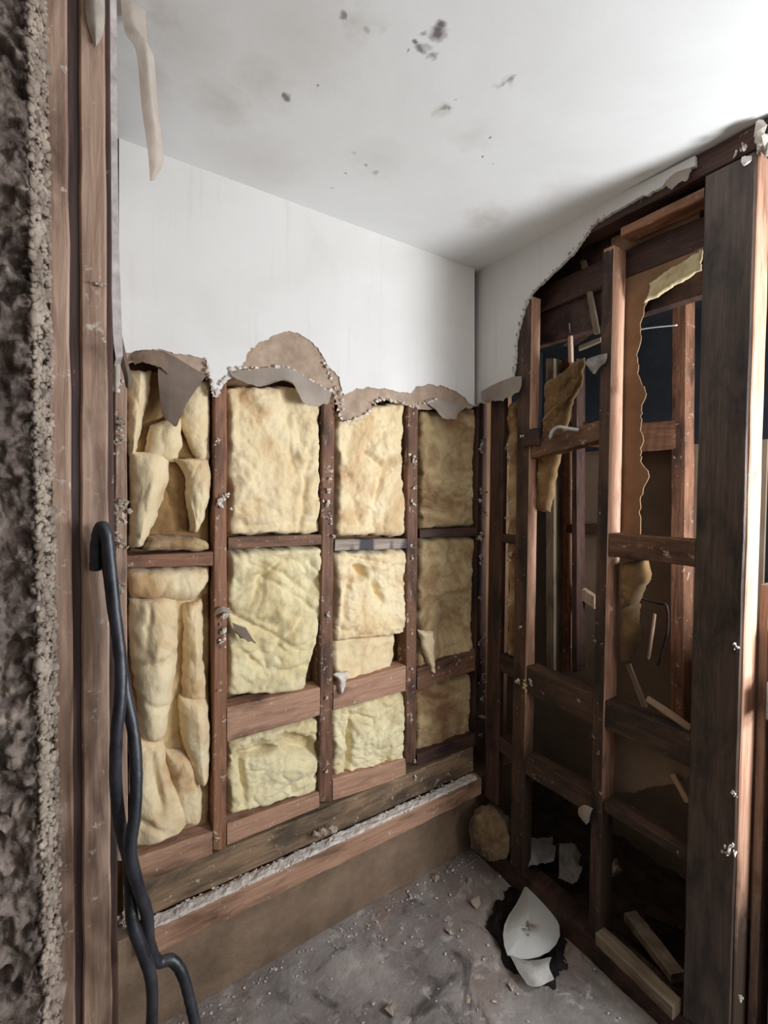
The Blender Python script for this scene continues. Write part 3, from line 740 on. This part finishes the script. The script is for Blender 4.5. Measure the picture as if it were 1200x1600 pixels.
# crumpled batts of the first bay
kw = dict(amp=.014, ridge=.006, fs=8, vert=.5, curve=True, lim=BAYS[0], rag=.006, tuft=.55)
def roll(label, left, right, mat, seed, thick, plane, rad=.04, name='insulation_roll', **k):
    kk = dict(kw); kk.update(k)
    return tag(batt(name, left, right, M[mat], atA, plane, NA, thick, seed, rad=rad, nu=k.get('nu', 30), nv=k.get('nv', 60), **{a: b for a, b in kk.items() if a not in ('nu', 'nv')}), label, 'insulation', 'crumpled batts of the leftmost bay')
roll('flattened brownish batt at the back of the upper first bay', [(200, 580), (200, 720), (200, 862)], [(333, 580), (333, 720), (333, 860)], 'ins_brown', 61, .020, .076, .01, nu=40, nv=70, amp=.014, vert=.6)
roll('flattened batt at the back of the lower first bay', [(200, 895), (202, 1100), (203, 1340)], [(333, 890), (333, 1100), (333, 1298)], 'ins_old', 63, .024, .076, .01, nu=40, nv=90, amp=.016, vert=.6)
roll('narrow curled roll of batt hanging at the top left of the first bay', [(202, 572), (200, 640), (200, 690), (202, 712)], [(240, 574), (232, 630), (222, 670), (214, 712)], 'ins', 31, .050, .05, .045)
roll('long tapering roll of batt leaning in the upper first bay', [(203, 700), (206, 760), (204, 820), (202, 858)], [(272, 706), (264, 760), (245, 820), (228, 858)], 'ins', 33, .066, .05, .055)
roll('twisted piece of batt under the dark torn flap', [(240, 660), (232, 690), (228, 716)], [(288, 645), (290, 690), (282, 720)], 'ins', 35, .050, .04, .05, nu=24, nv=26)
roll('flat batt slice against the first stud under the torn edge', [(292, 600), (284, 640), (292, 680), (312, 716)], [(332, 586), (333, 640), (333, 690), (331, 722)], 'ins', 37, .040, .05, .04)
roll('broad brownish batt recess in the upper first bay', [(240, 720), (242, 780), (236, 850)], [(332, 715), (332, 780), (332, 850)], 'ins_brown', 39, .012, .066, .02)
roll('curled lump of batt beside the first stud', [(268, 716), (290, 735), (296, 780), (300, 832)], [(330, 716), (333, 735), (332, 780), (314, 834)], 'ins', 41, .052, .04, .03)
roll('folded batt lying on the thin noggin of the first bay', [(232, 838), (230, 850), (222, 862)], [(318, 842), (328, 850), (332, 862)], 'ins_old', 43, .044, .04, .018, nu=40, nv=20)
roll('folded batt drooping under the thin noggin of the first bay', [(198, 892), (200, 912), (205, 938)], [(332, 888), (330, 915), (306, 944)], 'ins', 45, .056, .05, .035, nu=44, nv=26)
roll('tall swollen batt standing in the lower first bay', [(206, 940), (204, 1020), (214, 1100), (222, 1170)], [(280, 934), (284, 1020), (274, 1100), (258, 1172)], 'ins', 47, .070, .05, .06, feat=[(245, 1040, 40, 5, -18, -.016), (232, 975, 5, 34, 8, -.012), (255, 1110, 30, 5, 14, -.014)])
roll('slim batt strip beside the first stud in the lower bay', [(288, 950), (290, 1020), (288, 1100)], [(320, 940), (322, 1020), (326, 1100)], 'ins', 49, .050, .05, .035)
roll('pillow shaped batt lump low beside the first stud', [(284, 1100), (290, 1160), (300, 1200), (312, 1240)], [(330, 1098), (334, 1150), (334, 1200), (330, 1236)], 'ins', 51, .068, .05, .045)
roll('bottom batt heap at the left foot of the first bay', [(202, 1150), (203, 1220), (203, 1290), (203, 1340)], [(258, 1160), (272, 1220), (300, 1280), (292, 1306)], 'ins', 53, .062, .05, .05, feat=[(245, 1235, 7, 40, -8, -.020), (225, 1290, 30, 6, 20, -.014)])
roll('sagging batt fold at the foot of the first bay', [(258, 1180), (268, 1230), (284, 1300)], [(300, 1190), (318, 1240), (318, 1296)], 'ins', 55, .050, .05, .04)
sheet('kraft_liner', [[(200, 590, 0), (266, 590, 0), (333, 590, 0)], [(200, 950, 0), (266, 960, 0), (333, 960, 0)], [(200, 1340, 0), (266, 1320, 0), (333, 1300, 0)]], M['kraft'], atA, .078, NA, .002, 10, 24, None, 9)
tag(bpy.data.objects['kraft_liner'], 'brown paper liner behind the crumpled batts of the first bay', 'liner')

# ================================================================== THINGS: right wall frame
def studB(Y0, Y1, z0, z1, label, mat, depth=.07, x0=0, **k):
    return tag(board('stud', (x0, Y1, z0), (x0, Y0, z0), (x0, Y1, z1), (x0, Y0, z1), (depth, 0, 0), M[mat], n=16, **k), label, 'stud', 'right wall studs')
sB0 = studB(-.14, -.072, .27, 1.93, 'dark flat stud nearest the corner on the right wall', 'dark', .03)
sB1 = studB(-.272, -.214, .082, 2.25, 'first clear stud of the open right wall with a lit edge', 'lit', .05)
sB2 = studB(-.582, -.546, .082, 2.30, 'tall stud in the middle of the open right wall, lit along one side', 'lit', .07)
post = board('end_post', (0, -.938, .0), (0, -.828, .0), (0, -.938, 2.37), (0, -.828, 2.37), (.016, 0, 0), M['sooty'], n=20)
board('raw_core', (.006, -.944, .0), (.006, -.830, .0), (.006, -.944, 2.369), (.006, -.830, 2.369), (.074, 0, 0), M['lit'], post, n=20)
tag(post, 'wide soot dark end post at the right with a bright side edge', 'post')
tag(board('door_lining', (.086, -.966, 0), (.086, -.946, 0), (.086, -.966, 1.30), (.086, -.946, 1.30), (.075, 0, 0), M['jamb'], n=14), 'pinkish door lining strip at the far right edge behind the end post', 'strip')
tag(board('top_plate', (.0, -.99, 2.375), (.0, -.99, 2.436), (.0, .0, 2.375), (.0, .0, 2.436), (.07, 0, 0), M['dark'], n=16), 'dark top plate of the right wall under the ceiling', 'plate')
tag(board('top_noggin', (.003, -.826, 2.318), (.003, -.826, 2.345), (.003, -.60, 2.318), (.003, -.60, 2.345), (.06, 0, 0), M['stud_warm'], n=6), 'short lit crosspiece high between the middle stud and the end post', 'noggin')
tag(board('rear_top_rail', (.075, -.83, 2.22), (.075, -.83, 2.31), (.075, -.16, 2.22), (.075, -.16, 2.31), (.02, 0, 0), M['dark'], n=8), 'dark rail behind the top of the right wall studs', 'rail')
def nogB(Y0, z0, Y1, z1, h, label, mat='stud', depth=.06, x0=.003):
    return tag(board('noggin', (x0, Y0, z0-h), (x0, Y0, z0), (x0, Y1, z1-h), (x0, Y1, z1), (depth, 0, 0), M[mat], n=6), label, 'noggin', 'right wall noggins')
nb1 = nogB(-.828, 1.407, -.584, 1.405, .072, 'brown upper noggin between the middle stud and the end post', 'stud')
nb2 = nogB(-.828, .873, -.584, .873, .09, 'wide lower noggin by the end post, a torn brown sheet hanging under it', 'dark_shade')
nb3 = nogB(-.828, .548, -.584, .545, .03, 'thin lowest noggin between the middle stud and the end post', 'dark_shade')
nb4 = nogB(-.544, .876, -.274, .880, .10, 'waist high noggin between the two clear right wall studs', 'dark_shade')
nb5 = nogB(-.544, .548, -.274, .536, .07, 'knee high noggin between the two clear right wall studs', 'dark_shade')
nb6 = nogB(-.544, 1.765, -.274, 1.72, .065, 'upper noggin with a clamp hook between the two clear right wall studs', 'stud')
nb7 = nogB(-.212, 1.365, -.142, 1.365, .035, 'thin upper noggin beside the corner on the right wall', 'dark')
nb8 = nogB(-.212, .88, -.142, .885, .07, 'waist high noggin beside the corner on the right wall', 'dark')
nb9 = nogB(-.212, .545, -.142, .55, .06, 'knee high noggin beside the corner on the right wall', 'dark')
tag(boardB('clamp_block', (815, 672), (842, 668), (815, 698), (842, 696), M['dark'], -.012, .012), 'dark block on the first clear stud at the upper noggin', 'block')
tube('pipe_hook', [tuple(atB(x, y, .0)+NB*o_) for x, y, o_ in ((863, 684, .012), (868, 674, .016), (878, 668, .016), (892, 670, .012), (905, 672, .004))], .006, M['metal'], None, 8)
tag(bpy.data.objects['pipe_hook'], 'small grey metal hook on the upper noggin of the right wall', 'hook')

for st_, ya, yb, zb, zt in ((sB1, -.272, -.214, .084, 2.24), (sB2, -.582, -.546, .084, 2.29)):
    board('shade_strip', (-.0016, ya+.002, zb), (-.0016, yb, zb), (-.0016, ya+.002, zt), (-.0016, yb, zt), (.0018, 0, 0), M['dark_shade'], st_, n=14, ch=.0004, jit=.0003)  # thin dark strip in place of the shade on the stud's front
# paper lined sheets and batts in the right wall
o = prism('paper_lining', [(1093, 418), (1060, 428), (1036, 440), (1018, 452), (1006, 480), (1000, 520), (996, 560), (999, 590), (1008, 612), (1000, 650), (1004, 680), (1000, 712), (1014, 745), (1004, 772), (998, 800), (1000, 835)],
          [(955, 835), (955, 372), (1093, 320)], M['kraft'], atB, .078, NB, .004, amp=.004, seg=.012, seed=9)
tag(o, 'torn brown paper lining strip behind the middle stud of the right wall', 'lining')
e = batt('cream_foam_edge', [(1012, 440), (1010, 455), (1008, 470)], [(1093, 388), (1093, 402), (1093, 420)], M['ins_green'], atB, .07, NB, .012, 4, nu=30, nv=8, rad=.01, parent=o)
def BB(name, label, left, right, mat, seed, plane, thick, **k):
    return tag(batt(name, left, right, M[mat], atB, plane, NB, thick, seed, **k), label, 'insulation', k.get('group'))
BB('insulation_tongue', 'brown tongue of insulation hanging in the upper gap of the right wall', [(846, 600), (844, 660), (838, 720), (836, 800)], [(906, 556), (900, 600), (880, 650), (852, 800)], 'ins_brown', 3, .064, .03, curve=True)
BB('insulation_lump', 'rounded brown insulation lump behind the middle stud just below the upper noggin', [(962, 880), (962, 920), (962, 950)], [(1000, 876), (1006, 905), (984, 948)], 'ins_brown', 5, .07, .045, nu=24, nv=24)
BB('insulation_lump', 'smaller brown insulation lump low behind the middle stud', [(962, 945), (962, 980), (962, 1040)], [(990, 945), (992, 990), (980, 1040)], 'ins_brown', 6, .07, .035, nu=24, nv=24)
BB('insulation_strip', 'ragged strip of insulation between the corner stud and the first clear stud', [(788, 630), (789, 760), (790, 900), (788, 1030)], [(806, 620), (806, 760), (806, 900), (806, 1030)], 'ins_old', 7, .05, .03, nu=20, nv=90, amp=.02, rag=.01)
for px, py, r, s in [(792, 700, .014, 1), (795, 720, .016, 2), (798, 790, .018, 3), (793, 810, .014, 4), (795, 870, .018, 5), (793, 940, .014, 6)]:
    clump('plaster_clump', atB(px, py, -.006), r, 8, M['plaster_dirty'], sB0, 70+s, (.4, .8, 1.3), .5)
for px, py, r, s in [(816, 682, .012, 1), (812, 980, .010, 2), (806, 1065, .016, 3), (818, 1070, .018, 4), (830, 1068, .012, 5)]:
    clump('plaster_clump', atB(px, py, -.008), r, 7, M['plaster'] if s != 4 else M['ins_green'], sB1, 80+s, (.4, 1, 1), .5)
sheet('torn_paper_flap', [[(918, 562, .004), (936, 556, .01), (950, 552, .004)], [(922, 570, .02), (936, 570, .026), (950, 566, .012)], [(930, 584, .02), (936, 584, .024), (944, 572, .012)]], M['plaster_edge'], atB, .0, NB, .002, 12, 8, sB2, 4)
for px, py, r, s in [(930, 1000, .010, 1), (926, 1150, .008, 2), (934, 1178, .010, 3), (940, 1240, .010, 4)]:
    clump('plaster_clump', atB(px, py, -.006), r, 6, M['plaster_dirty'], sB2, 90+s, (.4, 1, 1), .5)
for px, py, r, s in [(1162, 232, .022, 1), (1146, 1328, .016, 2), (1134, 1330, .012, 3), (1148, 1240, .010, 4), (1150, 1010, .008, 5), (1156, 1560, .012, 6)]:
    clump('plaster_clump', atB(px, py, -.008), r, 7, M['plaster'], post, 100+s, (.4, 1, 1), .5)
tag(clump('plaster_fragment', atB(1192, 225, -.01), .035, 7, M['plaster'], None, 8, (.4, .7, 1.2), .7), 'white torn plaster fragment at the top of the end post', 'plaster')
hb = boxbm(atB(1192, 1128, .0)+Vector((.02, -.006, 0)), atB(1192, 1068, .0)+Vector((.10, -.001, 0)))
bmesh.ops.bevel(hb, geom=list(hb.edges), offset=.002, segments=2, affect='EDGES')
tag(link('hinge_plate', hb, M['metal']), 'pale metal hinge plate on the door side at the right edge', 'hinge')

# torn sheets, sticks and laths low in the right wall
o = prism('torn_sheet', [(1078, 1215), (1060, 1222), (1035, 1228), (1010, 1232), (985, 1238), (962, 1240), (944, 1243)], [(944, 1120), (1078, 1160)], M['lining'], atB, .068, NB, .006, seed=6)
tag(o, 'torn brown sheet hanging under the wide lower noggin at the right', 'sheet')
for i, (a, b, wd, lab) in enumerate([((980, 1038), (1007, 1106), 8, 'pale slanting lath standing above the wide lower noggin'), ((1010, 1098), (1078, 1146), 9, 'lath lying along the top of the wide lower noggin'), ((1050, 1210), (1074, 1254), 9, 'short lath poking out below the torn sheet'), ((1022, 960), (1012, 1030), 4, 'thin bent twig of lath on the far lining')]):
    x0 = (.10, .03, .05, .30)[i]
    p, q = atB(*a, x0), atB(*b, x0); t = (q-p).normalized(); sd = Vector((0, 1, 0)); sd = (sd-t*sd.dot(t)).normalized()*(wd/714*1.45/2)
    if i == 1: p += Vector((-.0, 0, .012)); q += Vector((-.0, 0, .012))
    tag(board('lath', p-sd, p+sd, q-sd, q+sd, (.010, 0, 0), M['pale'], n=5, ch=.0012), lab, 'lath', 'loose laths')
o = boardB('pale_block', (902, 914), (928, 932), (902, 934), (928, 952), M['pale'], XF-.02, .03)
tag(o, 'small pale timber offcut caught between the right wall studs', 'offcut')

# ================================================================== THINGS: ceiling strip, cable
o = sheet('peeled_ceiling_strip', [[(186, -20, .0), (205, -25, .0), (225, -20, .0)], [(194, 55, .01), (208, 50, .018), (232, 70, .008)], [(212, 90, .012), (226, 85, .024), (240, 100, .010)], [(219, 160, .012), (232, 155, .026), (246, 170, .012)], [(226, 215, .012), (240, 212, .024), (252, 225, .010)], [(232, 262, .010), (244, 255, .018), (255, 258, .008)], [(234, 287, .006), (238, 284, .008), (242, 280, .006)]],
          plain('peeled_strip', (222, 208, 194), (240, 232, 224), 16, bs=.4), atA, -.40, NA, .0018, 16, 50, None, 6, wob=.004)
tag(o, 'peeled pale strip of ceiling lining hanging down at the upper left', 'strip')
cab = empty('black_cable', atA(238, 1560, -.60)); tag(cab, 'doubled black cable hanging twisted down the left jamb', 'cable')
def cp(l): return [tuple(atA(x, y, d)) for x, y, d in l]
tube('cable_strand', cp([(150, 890, -.665), (151, 850, -.672), (157, 824, -.685), (166, 832, -.69), (172, 880, -.69), (180, 960, -.695), (188, 1030, -.70), (188, 1090, -.71), (182, 1150, -.715), (181, 1220, -.71), (188, 1290, -.70), (200, 1340, -.695), (204, 1390, -.70), (207, 1440, -.71), (222, 1485, -.715), (234, 1520, -.715), (238, 1560, -.71), (236, 1640, -.70), (236, 1720, -.70)]), .0078, M['cable'], cab, 12, 7, .04)
tube('cable_strand', cp([(160, 826, -.675), (166, 860, -.672), (176, 940, -.675), (188, 1020, -.68), (196, 1080, -.69), (208, 1140, -.70), (213, 1200, -.71), (211, 1270, -.72), (204, 1330, -.725), (216, 1385, -.72), (230, 1430, -.71), (234, 1475, -.69), (246, 1502, -.68), (268, 1500, -.68), (284, 1520, -.685), (296, 1560, -.69), (308, 1620, -.70), (316, 1700, -.70)]), .0078, M['cable'], cab, 12, 7, .04, 2)

# ================================================================== THINGS: floor objects
def wad():
    bm = bmesh.new(); bmesh.ops.create_icosphere(bm, subdivisions=5, radius=1)
    for v in bm.verts:
        d = v.co.normalized(); r = .088*(1+.14*fnz(d, 1.6, 3, 4)+.08*fnz(d, 5, 4, 4)+.05*fnz(d, 14, 7, 3))
        v.co = Vector((d.x*r, d.y*r, max(d.z*r*.98, -.084)))+atZ(768, 1300, .152)
    return tag(link('insulation_wad', bm, M['wad']), 'round brown wad of fibrous insulation on the floor in the corner', 'insulation')
wad()
# white tear-drop piece over the drain hollow
def teardrop():
    out = [(822, 1386), (834, 1398), (850, 1414), (866, 1430), (874, 1446), (875, 1460), (869, 1474), (858, 1486), (842, 1493), (824, 1495), (806, 1492), (793, 1488), (788, 1476), (786, 1462), (788, 1448), (795, 1432), (806, 1416), (815, 1400)]
    P = [atZ(x, y, .03) for x, y in out]; c = atZ(828, 1456, .03)
    bm = bmesh.new(); rings = []
    for k in range(9):
        t = k/8; ring = []
        for i in range(72):
            q = interp([tuple(p) for p in P]+[tuple(P[0])], i/72); q = Vector(q)
            v = c.lerp(q, t)
            z = .030+.028*(1-t*t)+.004*math.sin(3*2*math.pi*i/72)*t
            if t < .3: z -= .014*(1-t/.3)
            z += (v-c).dot(Vector((FW.x, FW.y, 0)).normalized())*.10
            ring.append(bm.verts.new((v.x, v.y, z)))
            if k == 0: break
        rings.append(ring)
    for i in range(72): bm.faces.new((rings[0][0], rings[1][i], rings[1][(i+1) % 72]))
    for k in range(1, 8):
        for i in range(72): bm.faces.new((rings[k][i], rings[k+1][i], rings[k+1][(i+1) % 72], rings[k][(i+1) % 72]))
    bmesh.ops.solidify(bm, geom=list(bm.faces), thickness=.003)
    o = link('teardrop_cover', bm, M['white_piece'])
    tag(o, 'white teardrop shaped plastic cover lying over the dark hole in the floor', 'cover')
    clump('broken_centre', Vector((c.x, c.y, .052)), .030, 14, M['crater'], o, 3, (1, 1, .10), .28)
    return o
teardrop()
def membrane():
    rs = random.Random(5); bm = bmesh.new(); c = atZ(826, 1462, 0)
    ex, ey = Vector((FW.x, FW.y, 0)).normalized(), Vector((RT.x, RT.y, 0)).normalized()
    G = []
    nA, nR = 90, 9
    for i in range(nA):
        a = 2*math.pi*i/nA; row = []
        ro = 1+.28*fnz((math.cos(a), math.sin(a), 0), 2.2, 4, 4)
        for k in range(nR):
            t = k/(nR-1); R = (.055+(.145*ro-.055)*t)
            p = c+ey*(math.cos(a)*R*.86)+ex*(math.sin(a)*R*1.15)
            z = .006+.014*math.sin(math.pi*t)*(1+fnz((p.x, p.y, 0), 20, 6, 3))*(.25 if t < .6 else 1)-.004*t
            if t < .4: z -= .03*(1-t/.4)
            row.append(bm.verts.new((p.x, p.y, z)))
        G.append(row)
    for i in range(nA):
        for k in range(nR-1): bm.faces.new((G[i][k], G[(i+1) % nA][k], G[(i+1) % nA][k+1], G[i][k+1]))
    bmesh.ops.solidify(bm, geom=list(bm.faces), thickness=.003)
    return tag(link('torn_membrane', bm, M['membrane']), 'torn black membrane ring round the hole in the floor', 'membrane')
membrane()
def crumple(name, px, py, z, sx, sy, sz, mat, label, seed, cat='scrap', group=None):
    bm = bmesh.new(); bmesh.ops.create_icosphere(bm, subdivisions=4, radius=1); c = atZ(px, py, z)
    for v in bm.verts:
        d = v.co.normalized(); r = 1+.42*fnz(d, 1.7, seed, 3)-.30*max(0, 1-abs(fnz(d, 2.0, seed+3, 2))*3)
        v.co = Vector((d.x*sx*r, d.y*sy*r, max(d.z*sz*r, -z+.004)))+c
    return tag(link(name, bm, M[mat], smooth=True), label, cat, group)
def scrap(px, py, w_, h_, mat, label, seed):
    rs = random.Random(seed)
    rows = [[(px+(a-1.5)*w_/3+rs.uniform(-3, 3), py+(b-1.5)*h_/3+rs.uniform(-3, 3), rs.uniform(.0, .055)) for a in range(4)] for b in range(4)]
    return tag(sheet('crumpled_plastic', rows, M[mat], atZ, .088, NZ, .0016, 26, 26, None, seed, wob=.012, rag=.004), label, 'scrap')
scrap(843, 1336, 46, 46, 'white_dirty', 'crumpled white plastic scrap beside the brown insulation wad', 3)
scrap(890, 1360, 34, 50, 'white_dirty', 'twisted grey white plastic scrap at the foot of the middle stud', 5)
tag(sheet('broken_plastic', [[(796, 1492, .0), (826, 1504, .006), (862, 1496, .0)], [(806, 1516, .008), (830, 1526, .026), (858, 1516, .010)], [(824, 1540, .004), (842, 1547, .010), (866, 1532, .004)]], M['white_dirty'], atZ, .022, NZ, .003, 20, 14, None, 7, wob=.006, rag=.0), 'broken white shard poking out in front of the teardrop cover', 'scrap')
tag(clump('plaster_lump', atZ(958, 1362, .12), .04, 8, M['plaster_dirty'], None, 11, (.6, .6, 1.2), .5), 'pale plaster lump leaning at the foot of the middle stud', 'scrap')
def plank(a, b, z0, z1, wd, th, mat, label, cat='offcut'):
    p, q = atZ(*a, z0), atZ(*b, z1); t = (q-p).normalized(); sd = t.cross(Vector((0, 0, 1))).normalized()*wd/2
    return tag(board('timber_offcut', p-sd, p+sd, q-sd, q+sd, (0, 0, -th), M[mat], n=8, jit=.002), label, cat, 'timber offcuts on the floor')
plank((938, 1452), (1058, 1566), .124, .124, .045, .040, 'grey', 'grey timber offcut lying along the sole plate beside the end post')
plank((985, 1424), (1060, 1520), .12, .12, .05, .03, 'broken_batten', 'pale broken plaster batten lying on the sole plate by the end post')
plank((1010, 1418), (1070, 1444), .12, .13, .05, .03, 'dark', 'dark short offcut behind the sole plate beside the end post')
tag(clump('rubble_lump', atZ(1078, 1466, .105), .03, 7, M['plaster_dirty'], None, 13, (1, 1, .6), .5), 'small pale rubble lump at the foot of the end post', 'rubble')

def dirt():
    bm = bmesh.new(); nx, ny = 40, 90; G = []
    for i in range(nx+1):
        row = []
        for j in range(ny+1):
            x = .077+.49*i/nx; y = -.98+1.5*j/ny
            row.append(bm.verts.new((x, y, .034+.02*fnz((x, y, 0), 7, 4, 4)+.012*fnz((x, y, 0), 30, 5, 3))))
        G.append(row)
    for i in range(nx):
        for j in range(ny): bm.faces.new((G[i][j], G[i+1][j], G[i+1][j+1], G[i][j+1]))
    tag(link('dirt_bed', bm, M['dirt']), 'dark dirt and rubble lying behind the sole plate', 'dirt', None, 'stuff')
dirt()
tube('bent_wire', [tuple(atB(x, y, .2)) for x, y in ((992, 928), (1008, 937), (1030, 943), (1042, 948), (1043, 985), (1034, 1020), (1028, 1040))], .004, M['membrane'], None, 6)
tag(bpy.data.objects['bent_wire'], 'dark bent wire between the middle stud and the end post, below the upper noggin', 'wire')
tube('pale_wire', [tuple(atB(x, y, XF-.04)) for x, y in ((978, 520), (1004, 514), (1026, 511), (1058, 508))], .003, M['white_piece'], None, 6)
tag(bpy.data.objects['pale_wire'], 'thin pale wire crossing the dark gap high behind the right wall', 'wire')
sheet('torn_paper_flap', [[(905, 1262, .004), (916, 1256, .01), (928, 1262, .004)], [(908, 1270, .016), (917, 1272, .02), (926, 1270, .012)], [(916, 1282, .014), (920, 1285, .016), (924, 1280, .01)]], M['paper_grey'], atB, -.004, NB, .002, 12, 8, sB2, 6)
# scattered crumbs on the floor
def floor_crumbs():
    rs = random.Random(9); bm = bmesh.new()
    for k in range(420):
        x = rs.uniform(-1.2, .0); y = rs.uniform(-1.0, -.02)
        if rs.random() < .3: y = -.02-abs(rs.gauss(0, .04))
        s = rs.uniform(.0015, .005)*(2.0 if rs.random() < .05 else 1)
        chunk(bm, (x, y, s*.4+.002), (s*1.2, s, s*.6), rs)
    tag(link('floor_crumbs', bm, M['dust_line'], smooth=False), 'fine plaster crumbs scattered over the grey floor', 'rubble', None, 'stuff')
floor_crumbs()
CHIP = ['plaster chip on the floor close to the concrete stem left of the wad', 'biggest loose plaster chip, between the brown wad and the teardrop cover',
        'plaster chip in the middle of the floor left of the black membrane', 'plaster chip on the floor just in front of the brown wad', 'plaster chip lying at the left edge of the black membrane',
        'plaster chip in front of the black membrane, left of the broken shard', 'small plaster chip beside the concrete stem near the middle of the back wall', 'plaster chip nearest the camera, at the bottom of the photo',
        'plaster chip on open floor between the membrane and the bottom of the photo', 'plaster chip right of the black membrane near the sole plate']
for i, (px, py, s) in enumerate([(680, 1372, .020), (745, 1410, .026), (700, 1455, .016), (735, 1378, .018), (760, 1500, .014), (800, 1540, .016), (640, 1400, .012), (610, 1580, .02), (730, 1560, .014), (880, 1500, .016)]):
    bm = bmesh.new(); rs = random.Random(60+i); chunk(bm, atZ(px, py, s*.3), (s, s, s*.55), rs)
    tag(link('plaster_chip', bm, M['plaster_dirty'], smooth=False), CHIP[i], 'rubble', 'plaster chips on the floor')
